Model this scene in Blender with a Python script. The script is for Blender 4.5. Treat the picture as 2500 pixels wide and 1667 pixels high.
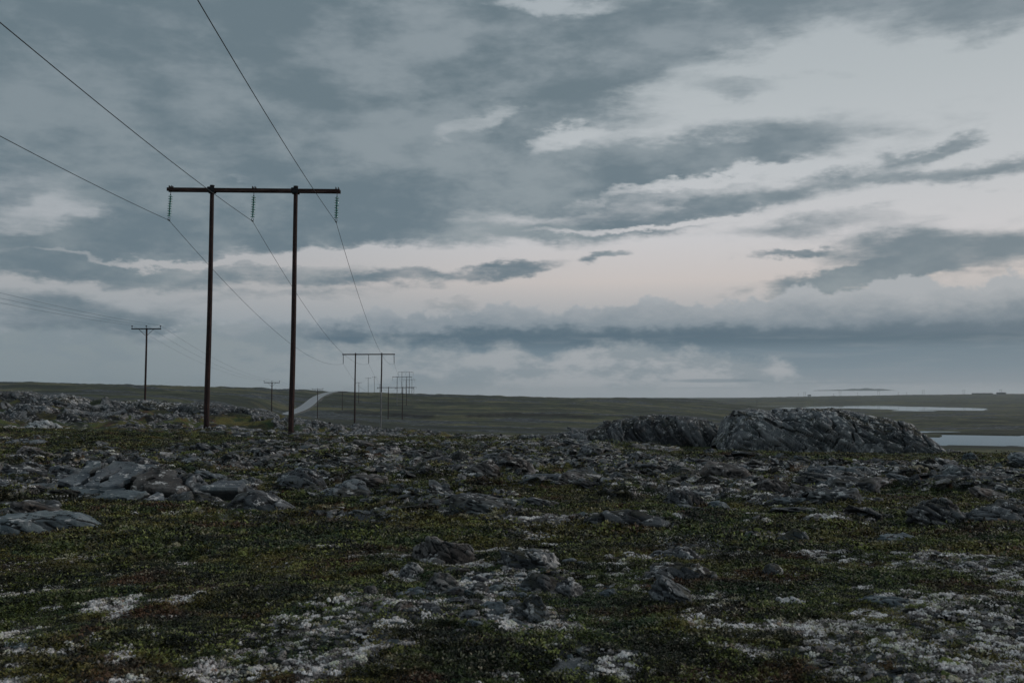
import bpy, math, random
import numpy as np
from mathutils import Vector, Euler

# ------------------------------------------------------------------ reset
for o in list(bpy.data.objects):
    bpy.data.objects.remove(o, do_unlink=True)
S = bpy.context.scene
COL = S.collection
random.seed(7)
RNG = np.random.default_rng(11)

# ------------------------------------------------------------------ camera
F = 2431.0                      # focal length in photo pixels (35 mm lens)
PITCH = math.atan(131.5 / F)
CP, SP = math.cos(PITCH), math.sin(PITCH)
EYE = 1.65
cam_d = bpy.data.cameras.new('camera')
cam = bpy.data.objects.new('camera', cam_d)
COL.objects.link(cam)
S.camera = cam
cam.location = (0, 0, EYE)
cam.rotation_euler = (math.pi / 2 + PITCH, 0, 0)
cam_d.sensor_width = 36.0
cam_d.lens = 35.0
cam_d.clip_start = 0.1
cam_d.clip_end = 30000
cam_d.dof.use_dof = True
cam_d.dof.focus_distance = 45.0
cam_d.dof.aperture_fstop = 4.5

# ------------------------------------------------------------------ exposure
S.view_settings.view_transform = 'Standard'
S.view_settings.look = 'None'
S.view_settings.exposure = 0.0
S.view_settings.gamma = 1.0
S.view_settings.use_curve_mapping = False
S.render.engine = 'CYCLES'
S.cycles.use_denoising = True
S.cycles.denoiser = 'OPENIMAGEDENOISE'
S.cycles.denoising_input_passes = 'RGB_ALBEDO_NORMAL'
S.cycles.denoising_prefilter = 'ACCURATE'
S.cycles.max_bounces = 5
S.cycles.diffuse_bounces = 2
S.cycles.glossy_bounces = 3
S.cycles.transmission_bounces = 4
S.cycles.volume_bounces = 1
S.cycles.transparent_max_bounces = 8
S.cycles.caustics_reflective = False
S.cycles.caustics_refractive = False


def ray(px, py):
    """Direction of photo pixel (px, py), world axes."""
    a = (px - 1250.0) / F
    b = (833.5 - py) / F
    return (a, CP - b * SP, SP + b * CP)


def P(px, py, D):
    """Point seen at photo pixel at forward distance D."""
    r = ray(px, py)
    k = D / r[1]
    return Vector((r[0] * k, D, EYE + r[2] * k))


def srgb(r, g, b):
    f = lambda c: (c / 255 / 12.92) if c / 255 <= 0.04045 else ((c / 255 + 0.055) / 1.055) ** 2.4
    return (f(r), f(g), f(b), 1.0)


# ------------------------------------------------------------------ node helper
class NB:
    def __init__(self, tree):
        self.t = tree
        self.n = tree.nodes
        self.l = tree.links

    def put(self, sock, v):
        if v is None:
            return
        if isinstance(v, bpy.types.NodeSocket):
            self.l.new(v, sock)
        else:
            sock.default_value = v

    def m(self, op, a, b=None, c=None, clamp=False):
        n = self.n.new('ShaderNodeMath')
        n.operation = op
        n.use_clamp = clamp
        for i, v in enumerate((a, b, c)):
            self.put(n.inputs[i], v)
        return n.outputs[0]

    def vm(self, op, a, b=None, out=0):
        n = self.n.new('ShaderNodeVectorMath')
        n.operation = op
        self.put(n.inputs[0], a)
        if b is not None:
            if op == 'SCALE':
                self.put(n.inputs['Scale'], b)
            else:
                self.put(n.inputs[1], b)
        return n.outputs[out]

    def comb(self, x, y, z=0.0):
        n = self.n.new('ShaderNodeCombineXYZ')
        self.put(n.inputs[0], x); self.put(n.inputs[1], y); self.put(n.inputs[2], z)
        return n.outputs[0]

    def sep(self, v):
        n = self.n.new('ShaderNodeSeparateXYZ')
        self.put(n.inputs[0], v)
        return n.outputs

    def noise(self, vec, scale, detail=5, rough=0.55, dist=0.0, out=0, lac=2.0):
        n = self.n.new('ShaderNodeTexNoise')
        self.put(n.inputs['Vector'], vec)
        n.inputs['Scale'].default_value = scale
        n.inputs['Detail'].default_value = detail
        n.inputs['Roughness'].default_value = rough
        n.inputs['Lacunarity'].default_value = lac
        n.inputs['Distortion'].default_value = dist
        return n.outputs[out]

    def voro(self, vec, scale, feature='F1', out='Distance', rnd=1.0):
        n = self.n.new('ShaderNodeTexVoronoi')
        n.feature = feature
        self.put(n.inputs['Vector'], vec)
        n.inputs['Scale'].default_value = scale
        n.inputs['Randomness'].default_value = rnd
        return n.outputs[out]

    def mr(self, v, a, b, c=0.0, d=1.0, smooth=True):
        n = self.n.new('ShaderNodeMapRange')
        n.interpolation_type = 'SMOOTHSTEP' if smooth else 'LINEAR'
        self.put(n.inputs['Value'], v)
        for k, x in zip(('From Min', 'From Max', 'To Min', 'To Max'), (a, b, c, d)):
            self.put(n.inputs[k], x)
        return n.outputs[0]

    def mix(self, f, a, b, blend='MIX'):
        n = self.n.new('ShaderNodeMix')
        n.data_type = 'RGBA'
        n.blend_type = blend
        n.clamp_factor = True
        self.put(n.inputs[0], f)
        self.put(n.inputs[6], a)
        self.put(n.inputs[7], b)
        return n.outputs[2]

    def ramp(self, v, stops, mode='LINEAR'):
        n = self.n.new('ShaderNodeValToRGB')
        n.color_ramp.interpolation = mode
        el = n.color_ramp.elements
        while len(el) < len(stops):
            el.new(0.5)
        for e, (p, c) in zip(el, stops):
            e.position = p
            e.color = c if len(c) == 4 else (*c, 1)
        self.put(n.inputs[0], v)
        return n.outputs[0]


# ------------------------------------------------------------------ world: overcast dusk sky
SUN_EL, SUN_AZ = 14.0, 72.0        # degrees; azimuth clockwise from the view direction
world = bpy.data.worlds.new('World')
S.world = world
world.use_nodes = True
wt = world.node_tree
wt.nodes.clear()
W = NB(wt)
wout = wt.nodes.new('ShaderNodeOutputWorld')
bg = wt.nodes.new('ShaderNodeBackground')
bg2 = wt.nodes.new('ShaderNodeBackground')
addsh = wt.nodes.new('ShaderNodeAddShader')
sky = wt.nodes.new('ShaderNodeTexSky')
sky.sky_type = 'NISHITA'
sky.sun_disc = False
sky.sun_elevation = math.radians(SUN_EL)
sky.sun_rotation = math.radians(SUN_AZ)
sky.air_density = 1.5
sky.dust_density = 3.0
tc = wt.nodes.new('ShaderNodeTexCoord')
d = W.vm('NORMALIZE', tc.outputs['Generated'])
dx, dy, dz = W.sep(d)
A = W.m('ARCTAN2', dx, dy)
E = W.m('ARCSINE', dz)
# sky layout coordinates in units of 1000 photo pixels, x right of centre, y above the horizon
U = W.m('MULTIPLY', A, F / 1000)
V = W.m('MULTIPLY', E, F / 1000)
# 3D noise space: flattened so clouds stretch along the horizon
dn = W.comb(dx, dy, W.m('MULTIPLY', dz, 2.6))
dn2 = W.comb(dx, dy, W.m('MULTIPLY', dz, 5.5))
nA = W.vm('SUBTRACT', W.noise(dn, 3.2, 7, 0.58, out=1), (0.5, 0.5, 0.5))
nB = W.vm('SUBTRACT', W.noise(dn, 11.0, 6, 0.62, out=1), (0.5, 0.5, 0.5))
nC = W.vm('SUBTRACT', W.noise(dn, 34.0, 5, 0.65, out=1), (0.5, 0.5, 0.5))
wcx, wcy, _ = W.sep(nC)
wax, way, _ = W.sep(nA)
wbx, wby, _ = W.sep(nB)
wu = W.m('ADD', U, W.m('ADD', W.m('MULTIPLY', wax, 0.42), W.m('ADD', W.m('MULTIPLY', wbx, 0.26), W.m('MULTIPLY', wcx, 0.055))))
wv = W.m('ADD', V, W.m('ADD', W.m('MULTIPLY', way, 0.16), W.m('ADD', W.m('MULTIPLY', wby, 0.11), W.m('MULTIPLY', wcy, 0.028))))
warp = W.comb(wu, wv, 0.0)
VS = 2500.0 / 2352.0


def skyco(x, y):
    """View coordinate (2352-wide picture) -> sky layout coordinate."""
    r = ray(x * VS, y * VS)
    a = math.atan2(r[0], r[1])
    e = math.atan2(r[2], math.hypot(r[0], r[1]))
    return a * F / 1000, e * F / 1000


def blobs(base, lst, soft=1.0, vec=None):
    acc = base
    for (x, y, rx, ry, rot, amt) in lst:
        cx, cy = skyco(x, y)
        mp = wt.nodes.new('ShaderNodeMapping')
        mp.vector_type = 'TEXTURE'
        mp.inputs['Location'].default_value = (cx, cy, 0)
        mp.inputs['Rotation'].default_value = (0, 0, math.radians(rot))
        mp.inputs['Scale'].default_value = (rx * VS / 1000, ry * VS / 1000, 1)
        W.put(mp.inputs['Vector'], vec or warp)
        ln = W.vm('LENGTH', mp.outputs[0], out=1)
        t = W.mr(ln, 0.25, 1.45, amt, 0.0)
        acc = t if acc is None else W.m('ADD', acc, t)
    return acc


# dark stratus masses (positive) and gaps (negative)
dark = blobs(None, [
    (430, 170, 900, 300, 6, 1.05),
    (900, 300, 520, 150, 14, 0.60),
    (1650, 55, 560, 85, 10, 0.75),
    (2260, 20, 260, 75, -4, 0.75),
    (1180, 300, 170, 60, 8, 0.45),
    (1560, 375, 430, 58, 7, 0.80),
    (1060, 440, 560, 90, 5, 0.80),
    (1620, 478, 380, 34, 7, 0.60),
    (420, 540, 560, 85, 3, 0.65),
    (60, 590, 260, 50, 0, 0.45),
    (1150, 545, 450, 30, 2, 0.45),
    (2190, 590, 270, 66, 0, 0.80),
    (2290, 400, 330, 24, -2, 0.50),
    (2150, 345, 110, 18, 12, 0.50),
    (1930, 655, 230, 22, 2, 0.75),
    (1150, 628, 150, 18, 8, 0.62),
    (1425, 600, 56, 13, 4, 0.62),
    (1775, 597, 95, 13, 0, 0.58),
    (1650, 205, 130, 26, 0, 0.42),
    (1880, 170, 110, 20, 0, 0.35),
    (330, 640, 460, 26, 1, 0.50),
    (900, 660, 240, 18, 1, 0.38),
    (180, 730, 270, 48, 0, 0.70),
    (620, 690, 200, 14, 1, 0.30),
    (1900, 520, 300, 24, 3, 0.30),
    (1000, 705, 130, 12, 0, 0.35),
    (1085, 288, 100, 48, 20, -1.1),
    (905, 335, 60, 25, 20, -0.55),
    (560, 402, 60, 16, 0, -0.50),
    (70, 490, 110, 34, 10, -0.50),
    (30, 540, 60, 20, 0, -0.35),
    (1230, 25, 110, 20, 0, -0.55),
    (430, 603, 420, 10, 0, -0.55),
    (800, 600, 260, 16, 0, -0.60),
    (620, 742, 240, 10, 3, -0.65),
    (1560, 425, 240, 14, 6, -0.55),
    (1480, 515, 220, 9, 3, -0.55),
    (1290, 320, 100, 22, 10, -0.55),
])
# rest of the sky, outside the frame: broken cloud of the same kind
far_mask = W.mr(W.vm('LENGTH', W.comb(W.m('MULTIPLY', U, 0.55), W.m('SUBTRACT', V, 0.42)), out=1), 0.75, 1.35)
far_cov = W.mr(W.noise(dn, 1.6, 4, 0.5), 0.38, 0.62, 0.1, 0.95)
dark = W.m('ADD', W.m('MULTIPLY', dark, W.m('SUBTRACT', 1.0, far_mask)), W.m('MULTIPLY', far_cov, far_mask))
f1 = W.m('SUBTRACT', W.noise(dn, 5.0, 8, 0.6), 0.5)
f2 = W.m('SUBTRACT', W.noise(dn2, 14.0, 7, 0.62), 0.5)
dens = W.m('ADD', dark, W.m('ADD', W.m('MULTIPLY', f1, 1.25), W.m('MULTIPLY', f2, 0.62)))
cov = W.mr(dens, 0.06, 0.74)
# clear and thin-veiled sky by elevation
Vn = W.m('DIVIDE', V, 1.1)
clear = W.ramp(Vn, [
    (0.00, srgb(150, 158, 166)), (0.16, srgb(160, 167, 174)), (0.25, srgb(203, 196, 194)),
    (0.34, srgb(204, 203, 206)), (0.48, srgb(193, 197, 201)), (0.66, srgb(181, 188, 192)), (0.9, srgb(168, 177, 183)), (1.0, srgb(146, 158, 168))])
leftw = W.mr(U, 0.35, -1.05)
clear = W.mix(W.m('MULTIPLY', leftw, 0.62), clear, srgb(150, 160, 168))
shade = W.noise(dn, 6.5, 7, 0.6)
cl_dark = W.mix(W.mr(V, 0.2, 0.8), srgb(103, 121, 134), srgb(105, 121, 130))
cl_mid = srgb(141, 152, 159)
cloud = W.mix(W.mr(W.m('ADD', W.m('MULTIPLY', shade, 0.8), W.m('MULTIPLY', W.noise(dn, 17.0, 6, 0.6), 0.2)), 0.42, 0.62), cl_dark, cl_mid)
cloud = W.mix(W.m('MULTIPLY', W.mr(U, 0.1, -1.2), 0.30), cloud, srgb(104, 121, 131))
cloud = W.mix(W.m('MULTIPLY', W.mr(U, -0.1, 1.1), 0.35), cloud, srgb(134, 145, 154))
skyc = W.mix(cov, clear, cloud)
# bright rim where cloud is thin
# cumulus bank along the horizon
bx = W.noise(W.comb(W.m('MULTIPLY', U, 1.0), 0.0, 3.7), 2.2, 3, 0.5)
bil = W.noise(W.comb(U, W.m('MULTIPLY', V, 1.1), 1.3), 13.0, 6, 0.62)
btop = W.m('ADD', 0.208, W.m('ADD', W.m('MULTIPLY', W.m('SUBTRACT', bx, 0.5), 0.06), W.m('MULTIPLY', U, 0.034)))
for bpx, bh, bw in ((1590, 0.024, 0.07), (1925, 0.036, 0.075), (2175, 0.036, 0.11), (2400, 0.014, 0.07), (1235, 0.014, 0.06), (930, 0.020, 0.08), (1420, 0.010, 0.05)):
    btop = W.m('ADD', btop, W.mr(W.m('ABSOLUTE', W.m('SUBTRACT', U, (bpx - 1250) / 1000.0)), 0.0, bw, bh, 0.0))
btop = W.m('ADD', btop, W.m('MULTIPLY', W.m('SUBTRACT', bil, 0.5), 0.11))
bank = W.mr(W.m('SUBTRACT', btop, V), -0.004, 0.010)
bank = W.m('MULTIPLY', bank, W.mr(W.m('ADD', U, W.m('MULTIPLY', wax, 0.5)), -0.72, -0.30))
bsh = W.noise(W.comb(U, W.m('MULTIPLY', V, 2.0), 5.3), 9.0, 7, 0.66)
bvv = W.m('ADD', V, W.m('MULTIPLY', W.m('SUBTRACT', bsh, 0.5), 0.10))
bcol = W.ramp(W.m('DIVIDE', bvv, 0.3), [
    (0.46, srgb(84, 107, 124)), (0.51, srgb(93, 114, 129)), (0.57, srgb(132, 145, 156)), (0.68, srgb(153, 161, 169)), (0.80, srgb(170, 175, 181))])
bcol = W.mix(W.m('MULTIPLY', W.m('MULTIPLY', W.mr(U, 0.3, 1.3), W.mr(bvv, 0.215, 0.17)), 0.55), bcol, srgb(106, 124, 139))
skyc = W.mix(bank, skyc, bcol)
# bluish veil below the bank with bright fog wisps
uv_v = W.m('ADD', V, W.m('MULTIPLY', wby, 0.02))
below = W.m('MULTIPLY', W.mr(uv_v, 0.150, 0.132), W.mr(W.m('ADD', U, W.m('MULTIPLY', wax, 0.4)), -0.75, -0.25))
vcol = W.ramp(W.m('DIVIDE', V, 0.16), [
    (0.0, srgb(150, 157, 165)), (0.18, srgb(140, 151, 160)), (0.40, srgb(122, 139, 151)), (0.66, srgb(110, 130, 144)), (0.80, srgb(88, 111, 127)), (1.0, srgb(84, 107, 124))])
st = W.noise(W.comb(U, W.m('MULTIPLY', V, 9.0), 2.0), 5.0, 6, 0.6)
vcol = W.mix(W.m('MULTIPLY', W.mr(st, 0.48, 0.68), 0.30), vcol, srgb(140, 151, 160))
skyc = W.mix(below, skyc, vcol)
un = W.mr(U, -1.35, 1.35, 0.0, 1.0, smooth=False)
upos = lambda x: ((x - 1250) / 1000.0 + 1.35) / 2.7
hgt_ = lambda y: (((965 - y) / 1000.0,) * 3)
ftop = W.ramp(un, [(upos(-50), hgt_(770)), (upos(260), hgt_(830)), (upos(560), hgt_(800)), (upos(900), hgt_(826)), (upos(1160), hgt_(842)), (upos(1245), hgt_(812)), (upos(1330), hgt_(852)), (upos(1520), hgt_(836)),
                   (upos(1660), hgt_(862)), (upos(1880), hgt_(900)), (upos(1980), hgt_(928)), (upos(2250), hgt_(940)), (upos(2400), hgt_(925)), (upos(2520), hgt_(930))], 'EASE')
fw = W.m('ADD', W.m('MULTIPLY', W.m('SUBTRACT', W.noise(W.comb(U, W.m('MULTIPLY', V, 1.6), 8.1), 5.0, 8, 0.66), 0.5), 0.17), W.m('MULTIPLY', way, 0.03))
fedge = W.m('ADD', W.m('SUBTRACT', ftop, V), fw)
fogm = W.m('MULTIPLY', W.mr(fedge, -0.006, 0.026), 0.93)
fin = W.noise(W.comb(U, W.m('MULTIPLY', V, 2.4), 4.4), 4.5, 7, 0.62)
fogc = W.mix(W.mr(U, -1.0, 0.3), srgb(133, 146, 153), srgb(170, 175, 180))
fogc = W.mix(W.mr(fin, 0.55, 0.43, 0.0, 0.7), fogc, srgb(126, 141, 151))
skyc = W.mix(fogm, skyc, fogc)
# thin dark streaks lying in the fog
for sx_, sy_, sw_, sh_, sa_ in ((1740, 930, 0.105, 0.0050, 0.55), (1720, 947, 0.110, 0.0022, 0.30), (2050, 936, 0.16, 0.003, 0.2)):
    q = W.comb(W.m('DIVIDE', W.m('SUBTRACT', U, (sx_ - 1250) / 1000.0 * 0.995), sw_), W.m('DIVIDE', W.m('SUBTRACT', V, (965 - sy_) / 1000.0), sh_), 0.0)
    skyc = W.mix(W.mr(W.vm('LENGTH', q, out=1), 0.5, 1.3, sa_, 0.0), skyc, srgb(104, 124, 137))
# bright fog right on the horizon
skyc = W.mix(W.mr(V, 0.034, 0.008, 0.0, 0.8), skyc, W.mix(W.mr(U, -1.0, 0.5), srgb(140, 151, 158), srgb(170, 176, 183)))
skyc = W.mix(W.mr(V, -0.02, -0.3), skyc, srgb(60, 66, 66))
wt.links.new(skyc, bg.inputs['Color'])
bg.inputs['Strength'].default_value = 0.93
wt.links.new(sky.outputs[0], bg2.inputs['Color'])
bg2.inputs['Strength'].default_value = 0.006
wt.links.new(bg.outputs[0], addsh.inputs[0])
wt.links.new(bg2.outputs[0], addsh.inputs[1])
wt.links.new(addsh.outputs[0], wout.inputs[0])
world.cycles.sampling_method = 'MANUAL'
world.cycles.sample_map_resolution = 512

# ------------------------------------------------------------------ sun (veiled)
sun_d = bpy.data.lights.new('sun', 'SUN')
sun_d.energy = 0.9
sun_d.angle = math.radians(22)
sun_d.color = (1.0, 0.90, 0.84)
sun = bpy.data.objects.new('sun', sun_d)
COL.objects.link(sun)
az, el = math.radians(SUN_AZ), math.radians(SUN_EL + 10)
sdir = Vector((math.sin(az) * math.cos(el), math.cos(az) * math.cos(el), math.sin(el)))
sun.rotation_euler = (-sdir).to_track_quat('-Z', 'Y').to_euler()
sun.location = (0, 0, 200)


# ================================================================== numpy noise
def _h(ix, iy, iz, seed):
    n = (ix.astype(np.int64) * 374761393 + iy.astype(np.int64) * 668265263 + iz.astype(np.int64) * 2147483647 + seed * 974634777) & 0xffffffff
    n = ((n ^ (n >> 13)) * 1274126177) & 0xffffffff
    n = ((n ^ (n >> 16)) * 2246822519) & 0xffffffff
    n = n ^ (n >> 15)
    return (n & 0xffffff) / float(0xffffff)


def vn2(x, y, seed=0):
    ix, iy = np.floor(x), np.floor(y)
    fx, fy = x - ix, y - iy
    fx = fx * fx * fx * (fx * (fx * 6 - 15) + 10)
    fy = fy * fy * fy * (fy * (fy * 6 - 15) + 10)
    z = np.zeros_like(ix)
    a = _h(ix, iy, z, seed); b = _h(ix + 1, iy, z, seed)
    c = _h(ix, iy + 1, z, seed); e = _h(ix + 1, iy + 1, z, seed)
    return (a + (b - a) * fx) * (1 - fy) + (c + (e - c) * fx) * fy


def fbm2(x, y, seed=0, oct=4, gain=0.5):
    s = 0; a = 1; t = 0
    for i in range(oct):
        s = s + a * (vn2(x, y, seed + i * 17) - 0.5)
        t += a
        x, y = x * 1.6 - y * 1.2, x * 1.2 + y * 1.6
        a *= gain
    return s / t * 2


def vn3(p, seed=0):
    i = np.floor(p); f = p - i
    f = f * f * (3 - 2 * f)
    x, y, z = i[:, 0], i[:, 1], i[:, 2]
    r = 0
    for dx_ in (0, 1):
        wx = f[:, 0] if dx_ else 1 - f[:, 0]
        for dy_ in (0, 1):
            wy = f[:, 1] if dy_ else 1 - f[:, 1]
            for dz_ in (0, 1):
                wz = f[:, 2] if dz_ else 1 - f[:, 2]
                r = r + wx * wy * wz * _h(x + dx_, y + dy_, z + dz_, seed)
    return r


def fbm3(p, seed=0, oct=4, gain=0.5):
    s = 0; a = 1; t = 0
    for i in range(oct):
        s = s + a * (vn3(p, seed + i * 13) - 0.5)
        t += a
        p = p * 2.03 + 5.1
        a *= gain
    return s / t * 2


def cells3(p, seed=0):
    """Worley: random value of nearest cell, F2-F1."""
    i = np.floor(p)
    n = len(p)
    f1 = np.full(n, 9.0); f2 = np.full(n, 9.0); rv = np.zeros(n)
    for a in (-1, 0, 1):
        for b in (-1, 0, 1):
            for c in (-1, 0, 1):
                cx, cy, cz = i[:, 0] + a, i[:, 1] + b, i[:, 2] + c
                ox = cx + _h(cx, cy, cz, seed); oy = cy + _h(cx, cy, cz, seed + 1); oz = cz + _h(cx, cy, cz, seed + 2)
                dd = np.sqrt((ox - p[:, 0]) ** 2 + (oy - p[:, 1]) ** 2 + (oz - p[:, 2]) ** 2)
                closer = dd < f1
                f2 = np.where(closer, f1, np.minimum(f2, dd))
                rv = np.where(closer, _h(cx, cy, cz, seed + 3), rv)
                f1 = np.where(closer, dd, f1)
    return rv, f2 - f1


def sstep(x, a, b):
    t = np.clip((x - a) / (b - a), 0, 1)
    return t * t * (3 - 2 * t)


# ================================================================== terrain
# height above/below the eye along sight columns of the land: column -> [(forward distance, height)]
TAB = {
    -400: [(3, -1.6), (12, -1.6), (28, -1.5), (45, -1.0), (72, 0.8), (85, -0.5), (110, -2.5), (200, -2), (350, 2.5), (600, 9.6), (900, 6), (2000, -4), (4000, -14), (9000, -20)],
    0: [(3, -1.65), (12, -1.75), (28, -1.9), (40, -1.95), (56, -1.45), (64, -0.55), (72, 0.10), (82, -0.9), (110, -3), (200, -3), (350, 1), (600, 8.6), (900, 5), (2000, -5), (4000, -14), (9000, -20)],
    200: [(3, -1.65), (12, -1.75), (28, -1.95), (40, -2.0), (56, -1.75), (66, -0.9), (73, -0.25), (82, -1.3), (110, -3.5), (184, -3), (250, -1.6), (600, 7.6), (900, 4.5), (2000, -6), (4000, -14), (9000, -20)],
    400: [(3, -1.65), (12, -1.75), (28, -2.0), (44, -2.05), (56, -1.95), (66, -1.1), (73, -0.65), (82, -1.7), (110, -4), (184, -3.6), (250, -2.0), (400, 1.5), (600, 6.2), (900, 3.5), (2000, -7), (4000, -14), (9000, -20)],
    600: [(3, -1.65), (12, -1.8), (28, -2.05), (45, -2.15), (56, -2.15), (66, -1.6), (73, -1.2), (82, -2.3), (110, -4.5), (184, -4.6), (250, -3.9), (350, -2.9), (450, 0.1), (620, 4.9), (900, 2.5), (2000, -8), (4000, -14), (9000, -20)],
    720: [(3, -1.65), (12, -1.8), (28, -2.05), (45, -2.2), (56, -2.3), (66, -2.1), (73, -1.9), (82, -2.9), (110, -5), (184, -6.3), (250, -6.6), (330, -6.6), (450, -3.9), (560, 0.2), (640, 3.6), (900, 1), (2000, -9), (4000, -14), (9000, -20)],
    850: [(3, -1.65), (12, -1.8), (28, -2.05), (45, -2.2), (56, -2.4), (66, -2.45), (73, -2.45), (82, -3.4), (110, -5.3), (184, -6.3), (288, -7.3), (400, -6.9), (500, -3.5), (650, 2.5), (900, 0), (2000, -9), (4000, -14), (9000, -20)],
    1000: [(3, -1.65), (12, -1.8), (28, -2.1), (45, -2.3), (56, -2.5), (68, -2.7), (76, -2.9), (90, -4.4), (120, -6.0), (184, -7.4), (240, -8.2), (330, -8.4), (420, -7.2), (500, -5.4), (650, 1.5), (800, 0), (2000, -10), (4000, -15), (9000, -20)],
    1200: [(3, -1.65), (12, -1.8), (28, -2.1), (45, -2.35), (56, -2.55), (66, -2.85), (74, -3.3), (90, -5), (120, -7), (184, -8.6), (330, -8.9), (500, -5.3), (680, 0.0), (850, -2), (2000, -10), (4000, -16), (9000, -20)],
    1400: [(3, -1.65), (12, -1.8), (28, -2.1), (44, -2.35), (54, -2.55), (62, -2.9), (74, -4), (100, -6.2), (150, -8.5), (330, -9.6), (500, -6.6), (800, -1.8), (1000, -3), (2000, -10), (4000, -18), (9000, -20)],
    1700: [(3, -1.65), (12, -1.8), (28, -2.15), (44, -2.5), (54, -2.8), (64, -3.6), (100, -7), (180, -10), (330, -11), (600, -9), (1000, -2.9), (1400, -6), (2000, -12), (3000, -9), (4000, -16), (9000, -20)],
    1900: [(3, -1.65), (12, -1.8), (28, -2.15), (44, -2.5), (54, -2.9), (64, -3.9), (100, -7.5), (180, -11), (330, -12), (600, -12.5), (900, -12.5), (1100, -13), (1550, -8.5), (1900, -5.5), (2300, -8), (2850, -4.5), (4000, -12), (9000, -20)],
    2100: [(3, -1.65), (12, -1.8), (28, -2.15), (44, -2.6), (54, -3.0), (64, -4.2), (100, -8), (180, -11), (330, -12), (600, -13), (1000, -13.4), (1500, -13.0), (1900, -9), (2850, 0), (4000, -8), (9000, -20)],
    2300: [(3, -1.65), (12, -1.8), (28, -2.15), (42, -2.5), (50, -3.0), (62, -4.4), (100, -8.3), (180, -11), (260, -10.7), (400, -12), (700, -13), (1000, -13.4), (1500, -12.6), (1900, -8.5), (2850, 3.2), (4000, -4), (9000, -20)],
    2500: [(3, -1.65), (12, -1.8), (28, -2.15), (42, -2.5), (50, -3.1), (62, -4.7), (100, -8.6), (180, -11), (260, -10.7), (400, -12), (700, -12.6), (1000, -12.6), (1500, -11), (1900, -7), (2850, 5.2), (4000, 0), (9000, -20)],
    2900: [(3, -1.65), (12, -1.8), (28, -2.15), (42, -2.5), (50, -3.2), (62, -5), (100, -9), (180, -11), (260, -10.7), (400, -12), (700, -12), (1000, -11), (1500, -8), (1900, -4), (2850, 8), (4000, 3), (9000, -20)],
}
NL = 520
LD = np.linspace(math.log(3), math.log(9000), NL)
PXC = np.arange(-400, 2901, 20.0)
keys = sorted(TAB)
prof = np.array([np.interp(LD, np.log([q[0] for q in TAB[k]]), [q[1] for q in TAB[k]]) for k in keys])
GT = np.array([[0.0]] * 0)
GT = np.stack([np.interp(PXC, keys, prof[:, j]) for j in range(NL)], axis=1)


def gsm(a, axis, sig):
    k = np.exp(-0.5 * (np.arange(-int(3 * sig) - 1, int(3 * sig) + 2) / sig) ** 2)
    k /= k.sum()
    pad = len(k) // 2
    ap = np.concatenate([np.repeat(np.take(a, [0], axis), pad, axis), a, np.repeat(np.take(a, [-1], axis), pad, axis)], axis)
    out = 0
    for i, w in enumerate(k):
        out = out + w * np.take(ap, np.arange(i, i + a.shape[axis]), axis)
    return out


GT = gsm(GT, 0, 2.2)
GT = gsm(GT, 1, 2.6)

LAKES = []   # (cx, cy, rx, ry, level, seed)


def lake_sd(x, y, L):
    cx, cy, rx, ry, lev, seed = L
    u = (x - cx) / rx; v = (y - cy) / ry
    return np.sqrt(u * u + v * v) - 1 + 0.55 * fbm2(u * 1.6 + 3, v * 1.6, seed, 3)


ROADPTS = [(560, 300, -6.4), (640, 318, -6.7), (688, 342, -7.0), (714, 374, -6.4), (734, 404, -5.7), (752, 442, -4.4), (765, 492, -2.3), (779, 546, -0.3), (797, 600, 1.3), (815, 642, 2.5), (832, 675, 3.0), (850, 730, 2.4), (855, 820, 0.5)]
RX = np.array([(p - 1250) / F * D for p, D, h in ROADPTS])
RY = np.array([D for p, D, h in ROADPTS], float)
RZ = np.array([h for p, D, h in ROADPTS], float)


def smooth_curve(X, Y, Z, n=160):
    t = np.arange(len(X)); tt = np.linspace(0, len(X) - 1, n)
    o = [np.interp(tt, t, q) for q in (X, Y, Z)]
    k = np.ones(17) / 17
    res = []
    for q in o:
        qp = np.concatenate([2 * q[0] - q[8:0:-1], q, 2 * q[-1] - q[-2:-10:-1]])
        res.append(np.convolve(qp, k, 'valid'))
    return res


RCX, RCY, RCZ = smooth_curve(RX, RY, RZ)


def base_h(x, y):
    """Large-scale height relative to the eye."""
    D = np.maximum(np.maximum(y, np.hypot(x, y) * 0.35), 3.0)
    px = np.clip(1250 + F * x / np.maximum(D, 1e-6), -399, 2899)
    gi = (px + 400) / 20.0
    gj = (np.log(np.clip(D, 3.0, 8990)) - LD[0]) / (LD[1] - LD[0])
    i0 = np.clip(np.floor(gi).astype(int), 0, len(PXC) - 2); j0 = np.clip(np.floor(gj).astype(int), 0, NL - 2)
    fi = gi - i0; fj = gj - j0
    return (GT[i0, j0] * (1 - fi) + GT[i0 + 1, j0] * fi) * (1 - fj) + (GT[i0, j0 + 1] * (1 - fi) + GT[i0 + 1, j0 + 1] * fi) * fj


def road_near(x, y):
    """distance to the road centre line and its height (only evaluated in the road's box)."""
    dist = np.full(x.shape, 1e3); hz = np.zeros(x.shape)
    m = (x > RCX.min() - 60) & (x < RCX.max() + 60) & (y > 280) & (y < 830)
    if m.any():
        xm, ym = x[m], y[m]
        dm = np.full(xm.shape, 1e6); hm = np.zeros(xm.shape)
        for i in range(0, len(RCX), 2):
            dd = np.hypot(xm - RCX[i], ym - RCY[i])
            c = dd < dm
            dm = np.where(c, dd, dm); hm = np.where(c, RCZ[i], hm)
        dist[m] = dm; hz[m] = hm
    return dist, hz


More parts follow.
